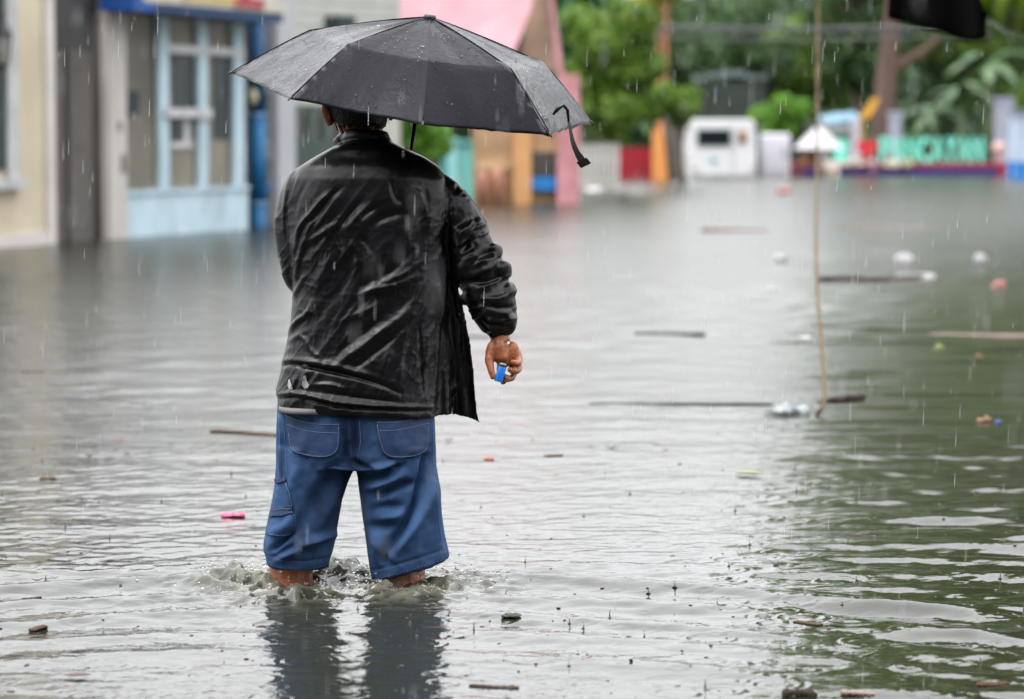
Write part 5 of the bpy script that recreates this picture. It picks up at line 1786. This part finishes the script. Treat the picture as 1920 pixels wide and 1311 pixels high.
# wood behind everything
cl = []
rr = np.random.default_rng(8)
for k in range(240):
    cl.append((np.array([rr.uniform(-16, 26), 104 + rr.uniform(-2.5, 4), rr.uniform(0, 5.9)]), rr.uniform(.8, 1.2)))
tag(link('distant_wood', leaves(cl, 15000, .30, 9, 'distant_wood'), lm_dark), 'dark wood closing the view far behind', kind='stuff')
hx = np.linspace(-60, 70, 90)  # dark backing slope, added so no bright sky shows through the wood
mb = MB()
mb.grid([[(x, 109 + 26 * t + 1.2 * math.sin(x * .31), GZ + (6.4 + .5 * math.sin(x * .23) + .4 * math.sin(x * .71 + 1)) * min(1, t * 3)) for x in hx] for t in np.linspace(0, 1, 14)])
tag(mb.build('backing_slope', mat('dark_backing', (0.010, 0.022, 0.012), 0.9, col2=(0.03, 0.055, 0.022), vscale=.8), None, True), 'low dark slope added behind the wood to close bright sky gaps', kind='structure')
# small grey things seen among the trees
Yg = 86.0
x0 = P(1308, 145, Yg)
mb = MB()
for (a_, b_, c2, d_) in ((1302, 1330, 152, 142), (1330, 1352, 146, 136), (1352, 1400, 144, 132), (1400, 1440, 150, 140)):
    p0, p1 = P(a_, c2, Yg), P(b_, d_, Yg)
    mb.box(p0.x, p1.x - .01, Yg, Yg + .8, p0.z, p1.z)
shd = empty('shed', (x0.x, Yg, GZ), 'low dark shed with a patchy pale roof glimpsed between trees above the van', 'shed')
mb.build('roof', paint('shed_grey', (100, 114, 112), var=.35, vscale=2), shd)
mb = MB(); mb.box(P(1304, 152, Yg).x, P(1436, 152, Yg).x, Yg + .1, Yg + .7, GZ, P(1300, 153, Yg).z); mb.build('wall', paint('shed_dark', (32, 48, 36), var=.4, vscale=2), shd)
# overhead cables
cabm = paint('cable_grey', (84, 84, 88))
for i, (y0, y1, Yq, r, lab) in enumerate(((52, 42, 66, .045, 'thick bundled grey cable strung across the street on the right'), (70, 62, 67, .022, 'thinner grey cable strung just below the thick bundled cable'))):
    pts_ = []
    for t in np.linspace(0, 1, 24):
        p = P(1220 + t * 640, y0 + (y1 - y0) * t, Yq)
        p.z -= .10 * math.sin(PI * t)
        pts_.append(p)
    tag(MB().tube(pts_, r, 8).build('overhead_cable', cabm, None, True, loc=pts_[0]), lab, 'cable')
# behind the photographer, unseen: an awning and tall houses added to darken reflections
aw = empty('awning', (-1.6, -3.4, GZ), 'unseen tarpaulin awning on bamboo poles added over the photographer to darken reflections', 'awning')
rows_ = [[Vector((x, y, 2.75 - .16 * (y + 3.4) / 3.6 + .05 * math.sin(x * 2.1) - .06 * math.sin((y + 3.4) * .87))) for x in np.linspace(-3.4, 3.8, 20)] for y in np.linspace(-3.4, -0.1, 12)]
mb = MB(); mb.loft([r_ + [p_ + Vector((0, 0, .02)) for p_ in r_[::-1]] for r_ in rows_]); mb.build('added_tarpaulin', paint('added_awning_tarp', (70, 74, 70), var=.2), aw)
for x_, y_ in ((-3.3, -.2), (3.7, -.2), (-3.3, -3.3), (3.7, -3.3)):
    MB().tube([(x_, y_, GZ), (x_, y_, 2.62)], .035, 10).build('pole', mat('added_awning_pole', (.2, .15, .08), .6), aw)
for i, (x0_, x1_, h_, c3, lab) in enumerate(((-16, -5, 9.5, (120, 108, 96), 'unseen brown plastered house added behind the photographer on the left to darken reflections'), (-4.6, 4.6, 10.5, (92, 92, 90), 'unseen dark grey house added straight behind the photographer to darken reflections'), (5, 16, 9.5, (110, 118, 104), 'unseen grey green house added behind the photographer on the right to darken reflections'))):
    hh = empty('house', ((x0_ + x1_) / 2, -6.5, GZ), lab, 'house')
    mb = MB(); mb.box(x0_, x1_, -12, -6.5, GZ, h_); mb.build('wall', paint('added_rear_house%d' % i, c3, var=.15), hh)
    mb = MB(); mb.box(x0_ - .2, x1_ + .2, -12.3, -6.0, h_ + .003, h_ + .25); mb.build('roof', paint('added_rear_roof', (80, 70, 66)), hh)
    for k in range(3):
        xw = x0_ + (x1_ - x0_) * (k + .5) / 3
        mb = MB(); mb.box(xw - .6, xw + .6, -6.497, -6.46, 1.0, 2.6); mb.build('window', dgreen, hh)
# the roadside tree whose crown hangs over the right of the street
def overhang(base, x0, x1, y0, y1, z0, z1, seed, label):
    root = empty('overhanging_tree', base, label, 'tree', 'roadside trees overhanging the right of the street')
    rr = np.random.default_rng(seed)
    b0 = Vector(base)
    mb = MB()
    top = Vector(((x0 + x1) / 2, (y0 + y1) / 2, z1 - 1))
    mb.tube([b0, b0.lerp(top, .3) + Vector((.3, 0, 0)), b0.lerp(top, .65), top], [.38, .3, .22, .08], 12)
    cl = []
    for k in range(110):
        x = x0 + (x1 - x0) * rr.random() ** .9
        edge_ = 1 - (x - x0) / (x1 - x0)
        z = rr.uniform(z0 + .9, z1 - 1.2 * edge_)
        cl.append((np.array([x, rr.uniform(y0, y1), z]), rr.uniform(.5, .95)))
        if k % 9 == 0:
            st_ = b0.lerp(top, rr.uniform(.4, .9))
            e_ = Vector(cl[-1][0])
            mb.tube([st_, st_.lerp(e_, .5) + Vector((0, 0, .3)), e_], [.12, .08, .03], 7)
    mb.build('trunk', bark, root, smooth=True)
    link('crown', leaves(cl, 20000, .16, seed, 'crown'), leaf_mat('leaf_sunny_green', (0.09, 0.20, 0.010), (0.18, 0.32, 0.025)), root)


overhang((7.4, 27, GZ), 2.9, 9.5, 25, 30, 2.75, 7.8, 300, 'nearer leafy roadside tree whose green crown mirrors in the water on the right')
overhang((11.5, 46, GZ), 5.4, 13.5, 43, 49, 3.5, 10.5, 301, 'farther leafy roadside tree whose green crown mirrors in the water on the right')

# ------------------------------------------------------------------ rope, things near the lens, drifting rubbish
rope_m = mat('straw_rope', (0.055, 0.034, 0.007), 0.8, col2=(0.09, 0.056, 0.014), vscale=60)
wb = W(1532, 778)
pts_ = []
for (x_, y_, Yq) in ((1536, -140, 25), (1534, 0, 23.5), (1533, 120, 21.5), (1532, 260, 19), (1531, 360, 17.4), (1530, 450, 16), (1532, 540, 15), (1538, 620, 14.1), (1543, 690, 13.4), (1546, 740, 12.95), (1541, 765, 12.75)):
    pts_.append(tuple(P(x_, y_, Yq)))
pts_.append((wb.x, wb.y, 0.0)); pts_.append((wb.x - .004, wb.y, -.06))
q = spline(pts_, 160)
rp = empty('hanging_rope', (wb.x, wb.y, 0), 'thin straw coloured rope hanging down into the water on the right', 'rope')
r = 0.0068
for k in range(2):
    mb = MB()
    mb.tube([Vector(v) + Vector((math.cos(i * .55 + k * PI), math.sin(i * .55 + k * PI), 0)) * .0065 for i, v in enumerate(q)], r * .72, 7)
    mb.build('strand', rope_m, rp, smooth=True)

# close to the lens at the upper right: a black cloth edge and a green globe on a bamboo pole
bamb = mat('bamboo', (0.28, 0.20, 0.09), 0.5)
p0, p1 = P(1500, -150, 5.0), P(2250, -150, 5.0)
bp2 = empty('bamboo_frame', (p1.x, p1.y, -.36), 'bamboo frame from which the black cloth and green globe hang', 'frame')
MB().tube([p0, p0.lerp(p1, .5) + Vector((0, 0, .01)), p1], .016, 12).build('crossbar', bamb, bp2, True)
MB().tube([Vector((p1.x, p1.y, -.36)), p1 + Vector((0, 0, .1))], .022, 12).build('post', bamb, bp2, True)
MB().tube([Vector((p1.x, p1.y, p1.z - .35)), p1.lerp(p0, .3) - Vector((0, 0, .012))], .011, 10).build('brace', bamb, bp2, True)
mb = MB()
edge_ = [(1664, 34), (1676, 38), (1700, 44), (1730, 52), (1756, 58), (1780, 66), (1800, 74), (1822, 78), (1842, 76), (1851, 70)]
ra, rb_ = [], []
ed = spline(edge_, 34)
rows_ = []
for t in np.linspace(0, 1, 14):
    row = []
    for i, (x_, y_) in enumerate(ed):
        u = i / (len(ed) - 1)
        xt = 1674 + u * 178
        x2, y2 = xt + (x_ - xt) * t, -150 + (y_ + 150) * t
        row.append(P(x2, y2, 5.0 + .018 * math.sin(u * 13) * t + .01 * t))
    rows_.append(row)
mb.loft([r_ + [p_ + Vector((0, .006, 0)) for p_ in r_[::-1]] for r_ in rows_])
tag(mb.build('black_cloth', mat('black_cloth', (0.002, 0.002, 0.0022), 0.9, 0.1), None, True, loc=rows_[0][0]), 'black cloth hanging into the upper right corner', 'cloth')
gm_ = bpy.data.materials.new('green_striped_glaze')
gm_.use_nodes = True
nt = gm_.node_tree
b = nt.nodes['Principled BSDF']
b.inputs['Roughness'].default_value = 0.12
tc = nt.nodes.new('ShaderNodeTexCoord')
wv_ = nt.nodes.new('ShaderNodeTexWave')
wv_.bands_direction = 'X'
wv_.inputs['Scale'].default_value = 9
wv_.inputs['Distortion'].default_value = 2.5
rp_ = nt.nodes.new('ShaderNodeValToRGB')
rp_.color_ramp.elements[0].color = (0.035, 0.075, 0.004, 1)
rp_.color_ramp.elements[1].color = (0.17, 0.26, 0.02, 1)
nt.links.new(tc.outputs['Object'], wv_.inputs['Vector'])
nt.links.new(wv_.outputs['Fac'], rp_.inputs['Fac'])
nt.links.new(rp_.outputs['Color'], b.inputs['Base Color'])
gc = P(1926, -28, 5.0)
gl = empty('green_globe', gc + Vector((0, 0, -.085)), 'shiny green striped round globe hanging in the upper right corner', 'globe')
MB().ball(gc, (.081, .081, .086), 40, 28).build('globe', gm_, gl, True)
MB().tube([gc + Vector((0, 0, .07)), gc + Vector((0, 0, .085)), gc + Vector((0, 0, .10))], [.03, .032, .02], 14).build('cap', black, gl, True)
MB().tube([gc + Vector((0, 0, .10)), Vector((gc.x, gc.y, P(1926, -152, 5.0).z))], .002, 6).build('cord', black, gl)

wood_d = mat('wet_dark_wood', (0.014, 0.010, 0.008), 0.85, 0.12, col2=(0.05, 0.036, 0.028), vscale=14, stretch=(.3, 1, 1))
wood_b = mat('wet_brown_wood', (0.04, 0.022, 0.013), 0.8, 0.15, col2=(0.07, 0.042, 0.024), vscale=14, stretch=(.3, 1, 1))
wood_l = mat('pale_plank', (0.13, 0.088, 0.072), 0.6, col2=(0.2, 0.145, 0.12), vscale=9, stretch=(.3, 1, 1))
wood_g = mat('green_grey_stick', (0.014, 0.020, 0.016), 0.85, 0.12, col2=(0.03, 0.036, 0.028), vscale=14, stretch=(.3, 1, 1))
foam = mat('white_foam', (0.36, 0.355, 0.36), 0.6, var=.08)
pinkp = mat('pink_plastic', (0.55, 0.05, 0.16), 0.4, var=.1)
coral = mat('coral_plastic', (0.36, 0.13, 0.115), 0.5, var=.1)
leafg = mat('green_leaf', (0.016, 0.03, 0.01), 0.45, var=.2)
leafy = mat('yellow_green_leaf', (0.16, 0.2, 0.035), 0.5, var=.15)
leafo = mat('orange_leaf', (0.17, 0.08, 0.03), 0.5, var=.15)
leafb = mat('brown_leaf', (0.05, 0.024, 0.015), 0.5, var=.2)
clear = mat('clear_plastic', (0.2, 0.22, 0.225), 0.12, 0.6, var=.25, vscale=20)


def plank(name, px0, py0, px1, py1, thick_px, m, label, cat, seed=0, lift=.6):
    a_, b_ = W(px0, py0), W(px1, py1)
    a_.z, b_.z = [max(water_z(p_.x, p_.y), sum(water_z(a_.x + (b_.x - a_.x) * t, a_.y + (b_.y - a_.y) * t) for t in (.2, .4, .6, .8)) / 4, 0) for p_ in (a_, b_)]
    mid = (a_ + b_) / 2
    d = b_ - a_
    L = d.length
    d.normalize()
    sd = Vector((-d.y, d.x, 0))
    h = thick_px * mid.y / FPX * .8
    w_ = max(.02, h * 1.3)
    r = random.Random(seed)
    n = 18
    rings = []
    for i in range(n):
        t = i / (n - 1)
        c = a_ + d * (L * t) + Vector((0, 0, h * (lift - .5) + .25 * h * math.sin(t * 3 + seed)))
        k = (1 + r.uniform(-.16, .16) * (2.6 if name == 'bark_piece' else 1)) * (.55 if i in (0, n - 1) else 1)
        ring_ = []
        for j in range(8):
            t2 = 2 * PI * j / 8 + .39
            ring_.append(c + sd * (w_ * .6 * k * math.cos(t2)) + Vector((0, 0, h * .6 * k * math.sin(t2))))
        rings.append(ring_)
    return tag(MB().loft(rings).build(name, m, None, loc=(mid.x, mid.y, 0)), label, cat)


def blob(name, px, py, wpx, hpx, m, label, cat, seed=0, rough=.12, flat=.7):
    c = W(px, py + hpx * .3)
    s_ = c.y / FPX
    wpx, hpx = wpx * .8, hpx * .72
    mb = MB().ball((0, 0, 0), (wpx * s_ / 2, wpx * s_ * flat / 2, hpx * s_ * .62), 20, 14)
    me = mb.mesh(name, True)
    co, no = me_arrays(me)
    sz_ = wpx * s_
    co += no * (rough * sz_ * fbm(co / sz_ * 5 + seed, 3, seed))[:, None]
    co += np.array([c.x, c.y, hpx * s_ * .28 + .002 + max(0, water_z(c.x, c.y))])
    set_co(me, co)
    return tag(link(name, me, m, None, (c.x, c.y, 0)), label, cat)


def leaf(name, px, py, wpx, m, label, seed=0, curl=.35):
    c = W(px, py)
    L = wpx * c.y / FPX
    r = random.Random(seed)
    rows_ = []
    a = r.uniform(-.5, .5)
    for t in np.linspace(-.5, .5, 11):
        wd = .28 * L * math.cos(t * PI * .98) ** .8
        z = water_z(c.x, c.y) + .004 + curl * L * (t * t) * 1.1 + .01 * L
        row = []
        for u in (-1, -.5, 0, .5, 1):
            row.append(Vector((c.x + L * t * math.cos(a) - wd * u * math.sin(a), c.y + L * t * math.sin(a) + wd * u * math.cos(a), z + .25 * abs(u) * wd)))
        rows_.append(row)
    o_ = MB().grid(rows_).build(name, m, None, True, loc=(c.x, c.y, 0))
    m_ = o_.modifiers.new('thick', 'SOLIDIFY'); m_.thickness = .0012
    return tag(o_, label, 'leaf')


plank('floating_beam', 1531, 527, 1722, 526, 11, wood_d, 'long dark beam floating right of the rope', 'beam', 1)
plank('floating_stick', 1190, 628, 1323, 627, 7, wood_g, 'dark grey green stick floating midway between man and rope', 'stick', 2)
plank('floating_stick', 874, 631, 1003, 631, 4, wood_g, 'thin stick floating just behind the man\'s right hand', 'stick', 3)
plank('floating_plank', 1740, 628, 1990, 634, 10, wood_l, 'pale pinkish plank floating off to the right edge', 'plank', 4)
plank('floating_stick', 1105, 757, 1450, 760, 4.5, wood_g, 'very long thin stick floating left of the rope foot', 'stick', 5)
plank('floating_stick', 1537, 757, 1620, 746, 13, wood_d, 'short thick dark brown stick touching the foot of the rope', 'stick', 6)
plank('floating_stick', 394, 810, 530, 817, 7, wood_b, 'brown stick floating just left of the man\'s shorts', 'stick', 7)
plank('floating_plank', 1315, 434, 1445, 433, 10, wood_l, 'faded pinkish plank far out above the dark stick', 'plank', 8)
plank('floating_plank', 1570, 430, 1765, 428, 8, wood_l, 'faded long pale plank far out right of the rope', 'plank', 9)
plank('wood_chip', 75, 899, 104, 900, 8, wood_b, 'small brown wood block floating near the left edge', 'wood chip', 10)
plank('wood_chip', 41, 1126, 75, 1129, 7, wood_d, 'dark flat wood chip floating near the lower left edge', 'wood chip', 11)
plank('wood_chip', 58, 1182, 86, 1176, 7, wood_b, 'reddish brown twig chip floating at the lower left', 'wood chip', 12)
plank('wood_chip', 42, 698, 82, 699, 4, wood_d, 'faint far wood sliver in the reflection of the cream house', 'wood chip', 22)
plank('bark_piece', 1466, 1304, 1532, 1303, 17, wood_d, 'dark chunky bark piece at the bottom edge of the picture', 'bark', 13)
plank('bark_piece', 1575, 1302, 1640, 1302, 10, wood_l, 'pale brown bark strip at the bottom edge right of the dark bark', 'bark', 14)
plank('bark_piece', 1830, 1288, 1890, 1284, 9, wood_b, 'light brown bark shred near the lower right corner', 'bark', 15)
plank('bark_piece', 880, 1285, 972, 1290, 6, wood_d, 'thin reddish dark bark shred at the bottom centre', 'bark', 16)
plank('twig', 1490, 1167, 1540, 1175, 5, wood_b, 'brown twig drifting on the wake at the lower right', 'twig', 17)
plank('twig', 1020, 855, 1056, 856, 4, wood_b, 'thin brown twig floating right of the shorts', 'twig', 18)
plank('plastic_tray', 1680, 519, 1756, 517, 6, foam, 'thin white plastic strip lying against the long dark beam', 'plastic strip', 19)
blob('foam_piece', 1463, 485, 36, 20, foam, 'white foam lump left of the rope', 'foam', 1)
blob('foam_piece', 1697, 487, 50, 24, foam, 'widest white foam lump above the long dark beam', 'foam', 2)
blob('foam_piece', 1838, 487, 32, 28, foam, 'round white foam ball farthest to the right', 'foam', 3, .05, .9)
blob('foam_piece', 1742, 520, 28, 16, foam, 'small white foam bit at the right end of the dark beam', 'foam', 9)
blob('foam_piece', 1446, 544, 18, 10, foam, 'tiny white foam bit below the left foam lump', 'foam', 10)
blob('foam_piece', 1510, 635, 30, 9, foam, 'flat whitish foam scrap left of the rope at mid distance', 'foam', 11)
blob('foam_piece', 1115, 358, 40, 16, foam, 'white foam slab drifting before the picket fence', 'foam', 4)
blob('float', 1470, 358, 34, 16, coral, 'coral pink float far out before the van and cabinet', 'float', 5)
blob('plastic_bottle', 1475, 770, 96, 18, clear, 'crumpled clear plastic bottle beside the foot of the rope', 'bottle', 6, .16, .3)
blob('plastic_scrap', 437, 967, 52, 7, pinkp, 'bright pink plastic scrap floating left of the shorts', 'plastic scrap', 7, .13, .5)
blob('plastic_scrap', 918, 861, 20, 6, coral, 'tiny pinkish scrap floating just right of the shorts', 'plastic scrap', 8, .3)
blob('plastic_scrap', 1872, 533, 26, 16, coral, 'pink plastic scrap right of the long dark beam', 'plastic scrap', 12, .25)
blob('plastic_scrap', 1848, 788, 28, 8, leafo, 'dull orange scrap at the right below the pale plank', 'plastic scrap', 13, .3)
blob('plastic_scrap', 1872, 792, 15, 9, mat('blue_scrap', (.04, .07, .2), .4), 'small blue scrap touching the dull orange scrap', 'plastic scrap', 14, .2)
blob('plastic_scrap', 1760, 652, 22, 10, leafy, 'yellowish scrap just below the pale plank', 'plastic scrap', 15, .25)
blob('plastic_scrap', 1836, 671, 15, 8, leafo, 'tiny orange scrap below the pale plank', 'plastic scrap', 16, .25)
blob('pebble_float', 1183, 1244, 9, 9, wood_d, 'small round dark seed bobbing at the bottom centre right', 'seed', 17, .1)
blob('water_weed', 958, 1158, 52, 9, leafg, 'dark green clump of weed floating right of the legs', 'weed', 18, .08)
leaf('leaf', 225, 827, 22, leafo, 'single orange leaf floating left of the brown stick', 1)
leaf('leaf', 842, 829, 18, leafg, 'dark green leaf with upturned end floating right of the hip', 2, 1.0)
leaf('leaf', 1405, 891, 54, leafy, 'yellow green leaf spread flat on the water below the rope', 3, .05)
leaf('leaf', 1146, 843, 24, leafb, 'curled brown leaf floating right of the shorts', 4, .8)
leaf('leaf', 145, 1270, 50, leafb, 'long brown leaf at the lower left edge', 5, .15)
leaf('leaf', 70, 1098, 22, leafb, 'dark curled leaf above the flat wood chip at lower left', 6, .7)
leaf('leaf', 1567, 1173, 30, leafg, 'narrow green leaf drifting on the wake at the lower right', 7, .2)
# fine specks of bark and leaf litter drifting everywhere near the man
mb = MB()
dr = random.Random(6)
for k in range(420):
    yv = 5.9 + 7.5 * dr.random() ** 1.4
    x = dr.uniform(-1, 1) * .175 * yv
    z = water_z(x, yv)
    L = dr.uniform(.002, .007) * (2.2 if dr.random() < .12 else 1)
    mb.ball((x, yv, z + .0005), (L, L * dr.uniform(.3, .9), L * dr.uniform(.15, .4)), 6, 4, Matrix.Rotation(dr.uniform(0, 6.28), 3, 'Z'))
tag(mb.build('litter_specks', leafb, None), 'fine dark specks of plant litter scattered over the water', kind='stuff')
